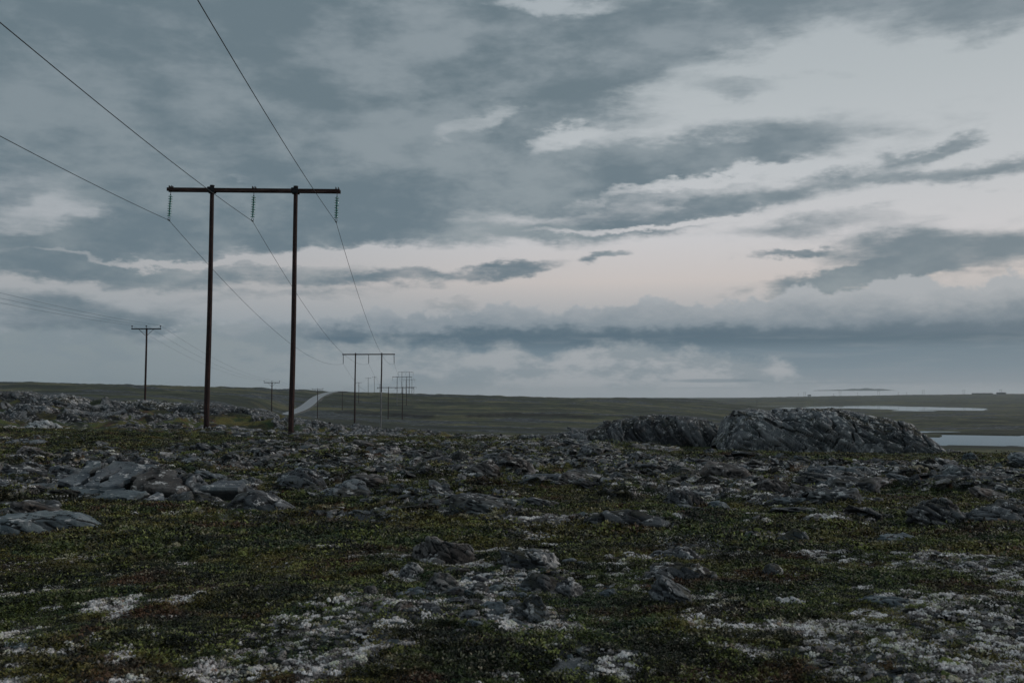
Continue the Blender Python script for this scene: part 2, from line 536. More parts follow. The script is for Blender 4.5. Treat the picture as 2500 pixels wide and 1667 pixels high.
def Hrel(x, y, fine=True):
    x = np.asarray(x, float); y = np.asarray(y, float)
    r = np.hypot(x, y)
    h = base_h(x, y)
    amp_big = 0.22 * sstep(r, 6, 40) + 0.9 * sstep(r, 120, 600)
    big = fbm2(x / 55 + 7, y / 55, 3, 4) * amp_big
    mid = fbm2(x / 5.5, y / 5.5, 21, 4) * (0.13 + 0.35 * sstep(r, 60, 85) * (1 - 0.5 * sstep(r, 90, 150)))
    n = big + mid
    if fine:
        n = n + fbm2(x / 1.1, y / 1.1, 41, 4) * 0.085 * (1 - sstep(r, 40, 120))
        hum = np.abs(fbm2(x / 0.35, y / 0.35, 51, 3))
        n = n + (0.5 - hum) * 0.035 * (1 - sstep(r, 18, 40))
        # rough crag tops along the ridge in front of the valley
        crag = sstep(r, 55, 64) * (1 - sstep(r, 82, 95)) * (1 - sstep(x, -10, 8))
        n = n + crag * (np.abs(fbm2(x / 2.2, y / 2.2, 61, 4)) * 0.9 - 0.25)
    n = n + fbm2(x / 11, y / 11, 63, 4) * 0.9 * sstep(r, 250, 500)
    h = h + n
    # low bank stepping up across the valley floor
    bank_y = 372 + 14 * np.sin(x / 21.0) + 9 * np.sin(x / 8.3 + 1)
    h = h + 0.9 * sstep(y, bank_y, bank_y + 4) * (1 - sstep(y, bank_y + 10, bank_y + 90)) * sstep(x, -75, -60) * (1 - sstep(x, 60, 95))
    # road bench
    dist, hz = road_near(x, y)
    w = 1 - sstep(dist, 4.5, 16)
    h = h * (1 - w) + (hz - 0.35) * w
    for L in LAKES:
        sd = lake_sd(x, y, L)
        near = 1 - sstep(sd, 0.0, 0.9)
        tgt = L[4] + 0.25 + 0.0 * sd
        h = h * (1 - near) + tgt * near
        h = np.where(sd < 0.03, np.minimum(h, L[4] + 0.25 - 1.2 * sstep(-sd, -0.03, 0.03)), h)
    return h


PLATES = [False]


def plates(x, y, attr=None):
    r = np.hypot(x, y)
    out = np.zeros(x.shape)
    m = (r < 100) & (r > 3) & (y > 0)
    if not m.any():
        return out
    xm, ym = x[m], y[m]
    _, rk = masks(xm, ym)
    o = np.zeros(xm.shape)
    k = rk > 0.15
    if k.any():
        xk, yk, rkk = xm[k], ym[k], rk[k]
        wx = fbm2(xk / 1.3, yk / 1.3, 151, 3) * 0.5; wy = fbm2(xk / 1.3, yk / 1.3, 153, 3) * 0.5
        a, e = cells3(np.stack([(xk + wx) / 1.25, (yk + wy) / 0.8, np.full(len(xk), 0.5)], 1), 5)
        b, e2 = cells3(np.stack([(xk + wx) / 0.42, (yk + wy) / 0.30, np.full(len(xk), 0.5)], 1), 9)
        big = sstep(np.hypot(xk, yk), 11, 20)
        tl = np.sin(a * 40) * ((xk / 1.25) % 1.0 - 0.5)
        if attr is not None:
            ii = np.nonzero(m)[0][k]
            attr['tone'][ii] = 0.6 * a + 0.4 * b
            attr['joint'][ii] = np.maximum(1 - sstep(e, 0, 0.10), 0.7 * (1 - sstep(e2, 0, 0.12)))
        o[k] = sstep(rkk, 0.25, 0.6) * ((a * 0.20 + tl * 0.10 - (1 - sstep(e, 0, 0.12)) * 0.12) * (0.1 + 1.0 * big) + b * 0.06 * (0.4 + 0.6 * big) - (1 - sstep(e2, 0, 0.15)) * 0.04)
    out[m] = o
    return out


def Z(x, y):
    return EYE + Hrel(np.atleast_1d(np.asarray(x, float)), np.atleast_1d(np.asarray(y, float)))


def zat(x, y):
    return float(Z(x, y)[0]) + float(plates(np.array([float(x)]), np.array([float(y)]))[0])


def hit(px, py, dmax=600):
    """First ground point on the sight line through a photo pixel."""
    r = ray(px, py)
    D = np.exp(np.linspace(math.log(3.5), math.log(dmax), 900))
    k = D / r[1]
    zz = EYE + r[2] * k
    g = EYE + Hrel(r[0] * k, D, fine=False)
    idx = np.nonzero(zz < g)[0]
    i = idx[0] if len(idx) else len(D) - 1
    return float(r[0] * k[i]), float(D[i])


# lakes (level relative to the eye)
def mk_lake(px0, px1, D0, D1, lev, seed):
    cy = (D0 + D1) / 2
    cx = ((px0 + px1) / 2 - 1250) / F * cy
    rx = (px1 - px0) / 2 / F * cy
    return (cx, cy, rx, (D1 - D0) / 2, lev, seed)


LAKES.append(mk_lake(1790, 2335, 960, 1600, -14.2, 5))
LAKES.append(mk_lake(2290, 2760, 200, 282, -11.2, 9))


def ell(px, py, rx, ry):
    """Photo ellipse on the ground -> world ellipse."""
    x, D = hit(px, py)
    _, Df = hit(px, py - ry)
    _, Dn = hit(px, py + ry)
    return (x, D, rx * D / F, max(0.15, abs(Df - Dn) / 2))


LICH = [ell(*q) for q in [
    (1420, 1332, 140, 26), (1330, 1290, 120, 20), (870, 1430, 90, 36), (960, 1415, 120, 30), (1560, 1465, 60, 36), (1620, 1380, 150, 26), (1690, 1540, 120, 36), (560, 1470, 130, 22), (1000, 1500, 110, 24), (1430, 1560, 120, 24), (420, 1540, 120, 22), (1350, 1600, 90, 18), (640, 1330, 110, 12), (200, 1370, 130, 16),
    (1200, 1655, 140, 20), (90, 1440, 130, 34), (80, 1560, 190, 66), (250, 1500, 110, 36), (760, 1345, 120, 14), (930, 1310, 90, 12),
    (300, 1410, 90, 20), (720, 1560, 110, 30), (450, 1620, 130, 20), (1980, 1530, 120, 26), (1800, 1500, 70, 20), (2150, 1540, 110, 30), (2300, 1600, 150, 40),
    (1530, 1640, 110, 26), (850, 1620, 150, 24), (540, 1255, 60, 26), (330, 1265, 130, 20), (250, 1200, 240, 12), (1150, 1170, 90, 10), (1560, 1215, 90, 12),
    (1900, 1330, 140, 16), (2080, 1365, 130, 18), (1330, 1400, 90, 40), (1160, 1440, 160, 50), (1270, 1530, 120, 30),
    (1240, 1085, 240, 8), (1460, 1084, 130, 8), (2000, 1170, 400, 18), (2300, 1150, 240, 12), (1700, 1150, 300, 12), (900, 1115, 300, 10), (350, 1340, 60, 12),
    (470, 1385, 60, 10), (640, 1400, 90, 12), (1220, 1250, 60, 8), (1130, 1290, 80, 8), (1960, 1250, 90, 14)]]
ROCKY = [ell(*q) for q in [
    (1180, 1440, 210, 80), (1280, 1080, 300, 14), (1900, 1165, 520, 34), (1500, 1140, 380, 26), (1000, 1120, 320, 24), (2300, 1190, 260, 34),
    (620, 1130, 240, 24), (500, 1050, 200, 22), (60, 1085, 140, 14), (1450, 1290, 200, 20), (2350, 1260, 180, 24), (1600, 1430, 90, 50),
    (760, 1195, 200, 16), (1100, 1225, 200, 10), (100, 1010, 320, 26), (560, 1000, 230, 24), (880, 1060, 200, 14), (1620, 1220, 130, 22), (1950, 1215, 160, 20),
    (1900, 1320, 80, 20), (1240, 1500, 160, 40)]]


GRASS = [ell(*q) for q in [(1000, 1077, 520, 7), (200, 1092, 420, 20), (780, 1072, 190, 9), (1850, 1112, 620, 9), (2200, 1120, 300, 8), (1350, 1225, 420, 26), (950, 1320, 500, 40), (420, 1300, 420, 30),
    (2100, 1400, 420, 50), (1850, 1260, 260, 14), (1000, 1190, 200, 12), (880, 1395, 90, 30), (1420, 1380, 60, 40)]]


def emask(x, y, lst, seed, sc):
    m = np.zeros(x.shape)
    w = fbm2(x / sc, y / sc, seed, 4) * 0.75
    for cx, cy, rx, ry in lst:
        q = np.sqrt(((x - cx) / rx) ** 2 + ((y - cy) / ry) ** 2) + w
        m = np.maximum(m, 1 - sstep(q, 0.45, 1.0))
    return m


def masks(x, y):
    r = np.hypot(x, y)
    lich = emask(x, y, LICH, 71, 0.8)
    rock = emask(x, y, ROCKY, 81, 1.6)
    # breakup at several scales; general sparse cover
    nb = fbm2(x / 0.55, y / 0.55, 91, 4)
    g = fbm2(x / 3.4, y / 3.4, 95, 4)
    band = sstep(r, 16, 21) * (1 - sstep(r, 33, 39))
    n2 = fbm2(x / 0.22, y / 0.22, 93, 3)
    lich = np.clip(1.0 * lich * sstep(nb + 0.9 * n2, -0.34, 0.30) + 0.85 * sstep(g * 0.8 + nb * 0.8 + n2 * 0.8, 0.42, 0.74) + band * 0.7 * sstep(g * 0.5 + nb + n2 * 0.7, 0.25, 0.60), 0, 1)
    rg = fbm2(x / 4.0, y / 2.2, 101, 4)
    rb = fbm2(x / 1.1, y / 1.1, 103, 4)
    rock = np.clip(rock * sstep(rb, -0.30, 0.15) + band * sstep(rg + rb * 0.6, 0.05, 0.38) * 0.95, 0, 1)
    gr = emask(x, y, GRASS, 87, 1.4)
    near_l = (1 - sstep(r, 9, 13)) * (1 - sstep(x, 0.5, 2.5))
    lich = np.clip(lich + 0.9 * near_l * sstep(g * 0.6 + nb * 0.9 + n2 * 0.8, 0.05, 0.42), 0, 1)
    rock = rock * (1 - 0.92 * gr)
    lich = lich * (1 - 0.25 * gr * (1 - sstep(nb + n2, 0.35, 0.6)))
    crag = sstep(r, 57, 66) * (1 - sstep(r, 84, 96)) * (1 - sstep(x, -12, 6))
    rock = np.maximum(rock, 0.8 * crag * sstep(fbm2(x / 3, y / 3, 107, 4), -0.02, 0.30))
    # far stony patches
    fr = fbm2(x / 38, y / 20, 109, 5)
    rock = np.maximum(rock, sstep(r, 120, 260) * sstep(fr, 0.12, 0.32) * 0.9)
    return lich, rock


def new_mesh(name, verts, faces, mat=None, smooth=False, attrs=None):
    verts = np.asarray(verts, dtype=np.float32)
    me = bpy.data.meshes.new(name)
    if isinstance(faces, np.ndarray) and faces.ndim == 2:
        nf, k = faces.shape
        me.vertices.add(len(verts)); me.vertices.foreach_set('co', verts.ravel())
        me.loops.add(nf * k); me.loops.foreach_set('vertex_index', faces.astype(np.int32).ravel())
        me.polygons.add(nf)
        me.polygons.foreach_set('loop_start', np.arange(0, nf * k, k, dtype=np.int32))
        me.update(calc_edges=True)
    else:
        me.from_pydata([tuple(map(float, v)) for v in verts], [], faces)
        me.update()
    if smooth:
        me.polygons.foreach_set('use_smooth', np.ones(len(me.polygons), bool))
    if mat:
        me.materials.append(mat)
    for k_, v_ in (attrs or {}).items():
        a_ = me.attributes.new(k_, 'FLOAT', 'POINT')
        a_.data.foreach_set('value', np.asarray(v_, np.float32))
    return me


def link(name, me, parent=None, loc=(0, 0, 0), rot=(0, 0, 0)):
    o = bpy.data.objects.new(name, me)
    COL.objects.link(o)
    o.location = loc
    o.rotation_euler = rot
    if parent is not None:
        o.parent = parent
    return o


def tag(o, label=None, cat=None, group=None, kind=None):
    if label: o['label'] = label
    if cat: o['category'] = cat
    if group: o['group'] = group
    if kind: o['kind'] = kind
    return o


# ================================================================== materials
def new_mat(name):
    m = bpy.data.materials.new(name)
    m.use_nodes = True
    m.node_tree.nodes.clear()
    nb = NB(m.node_tree)
    out = m.node_tree.nodes.new('ShaderNodeOutputMaterial')
    b = m.node_tree.nodes.new('ShaderNodeBsdfPrincipled')
    m.node_tree.links.new(b.outputs[0], out.inputs[0])
    b.inputs['Roughness'].default_value = 0.9
    b.inputs['Specular IOR Level'].default_value = 0.25
    return m, nb, b


def position(nb):
    g = nb.n.new('ShaderNodeNewGeometry')
    return g.outputs['Position']


def bump(nb, b, h, strength, dist):
    n = nb.n.new('ShaderNodeBump')
    n.inputs['Strength'].default_value = strength
    n.inputs['Distance'].default_value = dist
    nb.put(n.inputs['Height'], h)
    nb.put(b.inputs['Normal'], n.outputs[0])


GREEN_A, GREEN_B, OLIVE, RUSSET, DARKV = (0.050, 0.085, 0.034, 1), (0.125, 0.155, 0.046, 1), (0.20, 0.17, 0.045, 1), (0.150, 0.062, 0.040, 1), (0.020, 0.024, 0.018, 1)


def veg_color(nb, p, rnd=None):
    """Patchy tundra heath colour, shared by the ground sheet and the tufts."""
    n1 = nb.noise(p, 0.55, 4, 0.6)
    n2 = nb.noise(p, 1.9, 4, 0.6)
    n3 = nb.noise(nb.vm('ADD', p, (31.0, 7.0, 0)), 0.9, 4, 0.62)
    c = nb.mix(nb.mr(n1, 0.42, 0.58), GREEN_A, GREEN_B)
    c = nb.mix(nb.mr(nb.m('ADD', nb.m('MULTIPLY', n2, 0.35), nb.m('MULTIPLY', nb.noise(nb.vm('ADD', p, (17, 3, 0)), 0.32, 4, 0.6), 0.65)), 0.47, 0.55), c, OLIVE)
    c = nb.mix(nb.m('MULTIPLY', nb.mr(n3, 0.53, 0.62), 0.85), c, RUSSET)
    c = nb.mix(nb.m('MULTIPLY', nb.mr(nb.noise(nb.vm('ADD', p, (3.0, 57.0, 0)), 0.7, 5, 0.65), 0.47, 0.60), 0.85), c, DARKV)
    return c


# ground
m_ground, nb, b = new_mat('tundra_ground')
p = position(nb)
att = lambda nb_, n: (lambda a: (setattr(a, 'attribute_name', n), a.outputs['Fac'])[1])(nb_.n.new('ShaderNodeAttribute'))
aL, aR, aF, aS = att(nb, 'lichen'), att(nb, 'rock'), att(nb, 'far'), att(nb, 'bank_shade')
veg = veg_color(nb, p)
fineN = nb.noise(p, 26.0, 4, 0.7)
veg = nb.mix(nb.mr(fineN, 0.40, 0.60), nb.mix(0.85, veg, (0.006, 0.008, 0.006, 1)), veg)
veg = nb.mix(nb.mr(nb.noise(p, 34.0, 3, 0.7), 0.62, 0.68, 0.0, 0.5), veg, (0.30, 0.28, 0.22, 1))
# far moor: browner grass in horizontal sweeps
pf = nb.vm('MULTIPLY', p, (1.0, 1.0, 0.0))
f_a = nb.noise(pf, 0.035, 6, 0.62)
f_b = nb.noise(nb.vm('MULTIPLY', pf, (0.8, 1.0, 0.0)), 0.055, 8, 0.74)
f_c = nb.noise(pf, 0.9, 5, 0.7)
farc = nb.ramp(f_b, [(0.34, (0.018, 0.024, 0.016)), (0.45, (0.066, 0.082, 0.032)), (0.54, (0.140, 0.142, 0.058)), (0.64, (0.240, 0.210, 0.110))])
farc = nb.mix(nb.mr(f_a, 0.44, 0.60, 0.0, 0.8), farc, (0.038, 0.048, 0.032, 1))
sw = nb.noise(nb.vm('MULTIPLY', pf, (0.35, 1.0, 0.0)), 0.022, 6, 0.7)
farc = nb.mix(nb.mr(sw, 0.52, 0.45, 0.0, 0.75), farc, (0.022, 0.028, 0.020, 1))
farc = nb.mix(nb.mr(sw, 0.53, 0.60, 0.0, 0.6), farc, (0.24, 0.215, 0.105, 1))
farc = nb.mix(nb.mr(nb.noise(nb.vm('MULTIPLY', pf, (0.3, 1.0, 0.0)), 0.05, 5, 0.7), 0.55, 0.68, 0.0, 0.6), farc, (0.17, 0.15, 0.085, 1))
farc = nb.mix(nb.m('MULTIPLY', nb.mr(f_c, 0.62, 0.40), 0.55), farc, (0.025, 0.030, 0.022, 1))
farc = nb.mix(0.18, farc, (0.012, 0.018, 0.016, 1))
veg = nb.mix(aF, veg, farc)
rk1 = nb.noise(p, 4.5, 6, 0.72)
rk2 = nb.noise(p, 17.0, 5, 0.75)
rockc = nb.ramp(nb.m('ADD', nb.m('MULTIPLY', rk1, 0.5), nb.m('MULTIPLY', rk2, 0.5)),
                [(0.38, (0.018, 0.020, 0.021)), (0.47, (0.075, 0.083, 0.086)), (0.56, (0.16, 0.17, 0.17)), (0.66, (0.36, 0.36, 0.35))])
aT, aJ = att(nb, 'tone'), att(nb, 'joint')
tn = nb.m('ADD', nb.m('MULTIPLY', aT, 0.55), nb.m('MULTIPLY', rk1, 0.45))
rockc = nb.ramp(tn, [(0.32, (0.014, 0.015, 0.016)), (0.48, (0.055, 0.060, 0.064)), (0.60, (0.12, 0.13, 0.135)), (0.74, (0.28, 0.275, 0.27))])
rockc = nb.mix(nb.mr(nb.noise(p, 6.0, 5, 0.7), 0.56, 0.60, 0.0, 0.8), rockc, (0.58, 0.55, 0.53, 1))
rockc = nb.mix(nb.mr(nb.noise(nb.vm('ADD', p, (4, 2, 0)), 5.0, 5, 0.7), 0.44, 0.40, 0.0, 0.8), rockc, (0.035, 0.034, 0.022, 1))
rockc = nb.mix(nb.mr(aJ, 0.2, 0.6, 0.0, 0.95), rockc, (0.008, 0.009, 0.007, 1))
rockm = nb.mr(nb.m('ADD', aR, nb.m('MULTIPLY', nb.m('SUBTRACT', rk1, 0.5), 0.9)), 0.38, 0.62)
frock = nb.ramp(nb.noise(pf, 0.35, 5, 0.8), [(0.40, (0.014, 0.018, 0.020)), (0.5, (0.045, 0.054, 0.056)), (0.58, (0.10, 0.11, 0.11)), (0.66, (0.26, 0.26, 0.25))])
rockc = nb.mix(aF, rockc, frock)
c = nb.mix(rockm, veg, rockc)
lc = nb.ramp(nb.noise(p, 22.0, 4, 0.7), [(0.36, (0.05, 0.045, 0.04)), (0.52, (0.16, 0.15, 0.14)), (0.64, (0.66, 0.62, 0.60))])
lm = nb.mr(nb.m('ADD', aL, nb.m('MULTIPLY', nb.m('SUBTRACT', nb.noise(p, 9.0, 5, 0.7), 0.5), 1.3)), 0.45, 0.70)
c = nb.mix(lm, c, lc)
c = nb.mix(aS, c, (0.018, 0.016, 0.013, 1))  # shade of the low bank, painted into the ground colour
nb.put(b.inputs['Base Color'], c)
b.inputs['Roughness'].default_value = 0.95
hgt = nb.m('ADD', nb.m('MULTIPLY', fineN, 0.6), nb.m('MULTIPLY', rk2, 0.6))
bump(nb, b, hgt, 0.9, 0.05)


def rock_mat(name, dark, mid, pale, lichen_amt, lichen_col=(0.56, 0.55, 0.53, 1), warm=0.0, moss=0.0):
    m, nb, b = new_mat(name)
    p = position(nb)
    tone, joint = att(nb, 'tone'), att(nb, 'joint')
    n1 = nb.noise(p, 2.2, 5, 0.6)
    n2 = nb.noise(p, 16.0, 4, 0.65)
    f = nb.m('ADD', nb.m('ADD', nb.m('MULTIPLY', tone, 0.46), nb.m('MULTIPLY', n1, 0.34)), nb.m('MULTIPLY', n2, 0.20))
    c = nb.ramp(f, [(0.34, dark), (0.49, mid), (0.66, pale)])
    c = nb.mix(nb.m('MULTIPLY', nb.mr(nb.noise(p, 1.1, 4, 0.6), 0.5, 0.7), 0.35), c, (0.075, 0.100, 0.098, 1))
    if warm:
        c = nb.mix(nb.m('MULTIPLY', nb.mr(nb.noise(nb.vm('ADD', p, (9, 4, 2)), 1.7, 4, 0.65), 0.52, 0.70), warm), c, (0.19, 0.14, 0.11, 1))
    geo = nb.n.new('ShaderNodeNewGeometry')
    nz = nb.sep(geo.outputs['Normal'])[2]
    if moss:
        mm = nb.m('MULTIPLY', nb.mr(nb.noise(nb.vm('ADD', p, (3, 8, 1)), 0.9, 5, 0.65), 0.49, 0.56), nb.mr(nz, 0.3, 0.75))
        c = nb.mix(nb.m('MULTIPLY', mm, moss), c, nb.mix(nb.noise(p, 12, 4, 0.7), (0.010, 0.011, 0.007, 1), (0.060, 0.055, 0.028, 1)))
    # crustose lichen: crisp patches on upward faces
    lf = nb.mr(nb.noise(nb.vm('ADD', p, (5, 1, 8)), 4.2, 7, 0.74), 0.595 - lichen_amt, 0.63 - lichen_amt)
    up = nb.mr(nz, 0.0, 0.7, 0.15, 1.0)
    c = nb.mix(nb.m('MULTIPLY', nb.m('MULTIPLY', lf, up), 0.8), c, lichen_col)
    pits = nb.mr(nb.voro(nb.vm('MULTIPLY', p, (1.0, 1.0, 1.8)), 6.5), 0.20, 0.12)
    c = nb.mix(nb.m('MULTIPLY', pits, 0.75), c, (0.012, 0.013, 0.014, 1))
    c = nb.mix(nb.mr(joint, 0.25, 0.75, 0.0, 0.95), c, (0.006, 0.007, 0.007, 1))
    nb.put(b.inputs['Base Color'], c)
    b.inputs['Roughness'].default_value = 0.8
    h = nb.m('ADD', nb.m('MULTIPLY', n2, 0.6), nb.m('MULTIPLY', pits, -0.6))
    bump(nb, b, h, 0.6, 0.05)
    return m


m_rock = rock_mat('schist_rock', (0.020, 0.022, 0.024), (0.066, 0.074, 0.081), (0.20, 0.21, 0.215), 0.06, warm=0.25, moss=0.9)
m_rock_dark = rock_mat('dark_rock', (0.012, 0.013, 0.015), (0.046, 0.050, 0.055), (0.16, 0.165, 0.17), 0.03, warm=0.2, moss=0.5)
m_rock_slab = rock_mat('slab_rock', (0.040, 0.045, 0.049), (0.082, 0.094, 0.105), (0.20, 0.22, 0.23), 0.03, warm=0.15)
m_rock_pale = rock_mat('pale_rock', (0.20, 0.20, 0.195), (0.42, 0.42, 0.41), (0.66, 0.66, 0.65), 0.1)
m_rock_brown = rock_mat('brown_rock', (0.018, 0.016, 0.015), (0.070, 0.064, 0.060), (0.19, 0.178, 0.170), 0.02, warm=0.5)
m_rock_blue = rock_mat('blue_slate_rock', (0.040, 0.050, 0.056), (0.070, 0.090, 0.100), (0.18, 0.21, 0.22), 0.02)

# stones, tufts
m_stone, nb, b = new_mat('loose_stone')
oi = nb.n.new('ShaderNodeObjectInfo')
p = position(nb)
c = nb.ramp(oi.outputs['Random'], [(0.0, (0.020, 0.022, 0.024)), (0.4, (0.050, 0.054, 0.057)), (0.65, (0.075, 0.095, 0.100)), (0.82, (0.13, 0.13, 0.128)), (0.94, (0.26, 0.235, 0.22)), (1.0, (0.42, 0.41, 0.40))])
c = nb.mix(nb.m('MULTIPLY', nb.mr(nb.noise(p, 24, 5, 0.7), 0.52, 0.66), 0.6), c, (0.36, 0.35, 0.34, 1))
c = nb.mix(nb.m('MULTIPLY', nb.mr(nb.noise(p, 11, 5, 0.7), 0.52, 0.38), 0.6), c, (0.02, 0.02, 0.022, 1))
nb.put(b.inputs['Base Color'], c)

m_tuft, nb, b = new_mat('heath_leaves')
oi = nb.n.new('ShaderNodeObjectInfo')
p = position(nb)
c = veg_color(nb, p)
rv = oi.outputs['Random']
c = nb.mix(nb.mr(rv, 0.42, 0.36, 0, 0.88), c, (0.007, 0.009, 0.006, 1))  # near-black tufts: shade of gaps between clumps, put into the leaf colour
brt = nb.mr(nb.noise(nb.vm('ADD', p, (13, 3, 0)), 1.3, 4, 0.65), 0.40, 0.62)
c = nb.mix(nb.m('MULTIPLY', nb.mr(rv, 0.68, 0.76, 0, 1.0), brt), c, (0.27, 0.30, 0.080, 1))
c = nb.mix(nb.mr(rv, 0.94, 0.95, 0, 0.8), c, (0.36, 0.32, 0.22, 1))
v = nb.noise(p, 60, 2, 0.5)
c = nb.mix(nb.mr(v, 0.40, 0.55, 0.55, 0.0), c, (0.018, 0.022, 0.014, 1))
nb.put(b.inputs['Base Color'], c)
b.inputs['Roughness'].default_value = 0.6

m_lich, nb, b = new_mat('reindeer_lichen')
oi = nb.n.new('ShaderNodeObjectInfo')
c = nb.ramp(oi.outputs['Random'], [(0.0, (0.10, 0.09, 0.085)), (0.28, (0.30, 0.27, 0.26)), (0.5, (0.68, 0.64, 0.61)), (0.8, (0.86, 0.83, 0.81)), (0.92, (0.66, 0.66, 0.50)), (1.0, (0.36, 0.25, 0.19))])
nb.put(b.inputs['Base Color'], c)


# ================================================================== ground sheet
def build_ground():
    azd = np.radians(np.concatenate([np.linspace(-180, -36, 37)[:-1], np.linspace(-36, -30.5, 28)[:-1], np.arange(-30.5, 30.5, 0.105), np.linspace(30.5, 36, 28)[1:], np.linspace(36, 180, 37)[1:]]))
    azd = azd[:-1]
    r1 = np.exp(np.arange(math.log(4.2), math.log(92), 0.0064))
    r2 = np.exp(np.arange(math.log(92.5), math.log(9000), 0.0135))
    r = np.concatenate([[0.6, 1.2, 1.8, 2.4, 3.0, 3.5, 3.9], r1, r2, [9000]])
    na, nr = len(azd), len(r)
    AA, RR = np.meshgrid(azd, r, indexing='ij')
    x = (np.sin(AA) * RR).ravel(); y = (np.cos(AA) * RR).ravel()
    pat = {'tone': np.full(x.shape, 0.5), 'joint': np.zeros(x.shape)}
    h = Hrel(x, y) + plates(x, y, pat)
    verts = np.stack([x, y, EYE + h], 1)
    verts = np.concatenate([verts, [[0, 0, 0]]])
    i = np.arange(na); j = np.arange(nr - 1)
    I, J = np.meshgrid(i, j, indexing='ij')
    I2 = (I + 1) % na
    quads = np.stack([(I * nr + J), (I * nr + J + 1), (I2 * nr + J + 1), (I2 * nr + J)], -1).reshape(-1, 4)[:, ::-1]
    me = bpy.data.meshes.new('ground')
    c = len(verts) - 1
    tris = np.stack([np.full(na, c), ((i + 1) % na) * nr, i * nr], 1)
    nq, nt = len(quads), len(tris)
    me.vertices.add(len(verts)); me.vertices.foreach_set('co', verts.astype(np.float32).ravel())
    me.loops.add(nq * 4 + nt * 3)
    me.loops.foreach_set('vertex_index', np.concatenate([quads.ravel(), tris.ravel()]).astype(np.int32))
    me.polygons.add(nq + nt)
    me.polygons.foreach_set('loop_start', np.concatenate([np.arange(nq) * 4, nq * 4 + np.arange(nt) * 3]).astype(np.int32))
    me.update(calc_edges=True)
    me.polygons.foreach_set('use_smooth', np.ones(len(me.polygons), bool))
    # orientation check
    if me.polygons[0].normal.z < 0:
        me.flip_normals()
    x = verts[:, 0]; y = verts[:, 1]
    L, R = masks(x, y)
    rr = np.hypot(x, y)
    far = sstep(rr + fbm2(x / 6, y / 6, 131, 3) * 8, 60, 110)
    L = L * (1 - far)
    bank_y = 372 + 14 * np.sin(x / 21.0) + 9 * np.sin(x / 8.3 + 1)
    bank_shade = sstep(y, bank_y - 1, bank_y + 1) * (1 - sstep(y, bank_y + 5, bank_y + 8)) * sstep(x, -75, -60) * (1 - sstep(x, 60, 95)) * sstep(fbm2(x / 12, y * 0, 137, 3), -0.2, 0.1)  # mask for the painted shade along the bank's near face
    for nm, v in (('lichen', L), ('rock', R), ('far', far), ('bank_shade', bank_shade), ('tone', np.append(pat['tone'], 0.5)), ('joint', np.append(pat['joint'], 0.0))):
        a = me.attributes.new(nm, 'FLOAT', 'POINT')
        a.data.foreach_set('value', v.astype(np.float32))
    me.materials.append(m_ground)
    g = link('ground', me)
    tag(g, 'dark mossy tundra ground with lichen patches running to the horizon', kind='structure')
    return g


ground = build_ground()


# ================================================================== water
def build_lake(L, label):
    m = bpy.data.materials.get('lake_water')
    if m is None:
        m, nb, b = new_mat('lake_water')
        b.inputs['Base Color'].default_value = (0.02, 0.03, 0.035, 1)
        b.inputs['Roughness'].default_value = 0.02
        b.inputs['IOR'].default_value = 1.33
        b.inputs['Specular IOR Level'].default_value = 0.5
        p = position(nb)
        bump(nb, b, nb.noise(p, 1.5, 3, 0.5), 0.04, 0.05)
    cx, cy, rx, ry, lev, seed = L
    n = 72
    vs = [(cx, cy, EYE + lev)]
    fs = []
    for i in range(n):
        a = 2 * math.pi * i / n
        vs.append((cx + 1.75 * rx * math.cos(a), cy + 1.75 * ry * math.sin(a), EYE + lev))
        fs.append((0, 1 + i, 1 + (i + 1) % n))
    o = link('water', new_mesh('water', vs, fs, m))
    tag(o, label, kind='structure')


build_lake(LAKES[0], 'long thin pale lake in the distance')
build_lake(LAKES[1], 'small pale pond at the right beside the big outcrop')


# ================================================================== road
m_road, nb, b = new_mat('asphalt')
p = position(nb)
c = nb.ramp(nb.noise(p, 0.6, 5, 0.6), [(0.35, (0.20, 0.21, 0.22)), (0.65, (0.30, 0.31, 0.32))])
nb.put(b.inputs['Base Color'], c)
b.inputs['Roughness'].default_value = 0.42
b.inputs['Specular IOR Level'].default_value = 0.5
m_verge, nb, b = new_mat('gravel_verge')
p = position(nb)
nb.put(b.inputs['Base Color'], nb.ramp(nb.noise(p, 1.5, 5, 0.7), [(0.35, (0.06, 0.06, 0.05)), (0.65, (0.16, 0.155, 0.14))]))
m_paint, nb, b = new_mat('road_paint')
b.inputs['Base Color'].default_value = (0.75, 0.75, 0.72, 1)


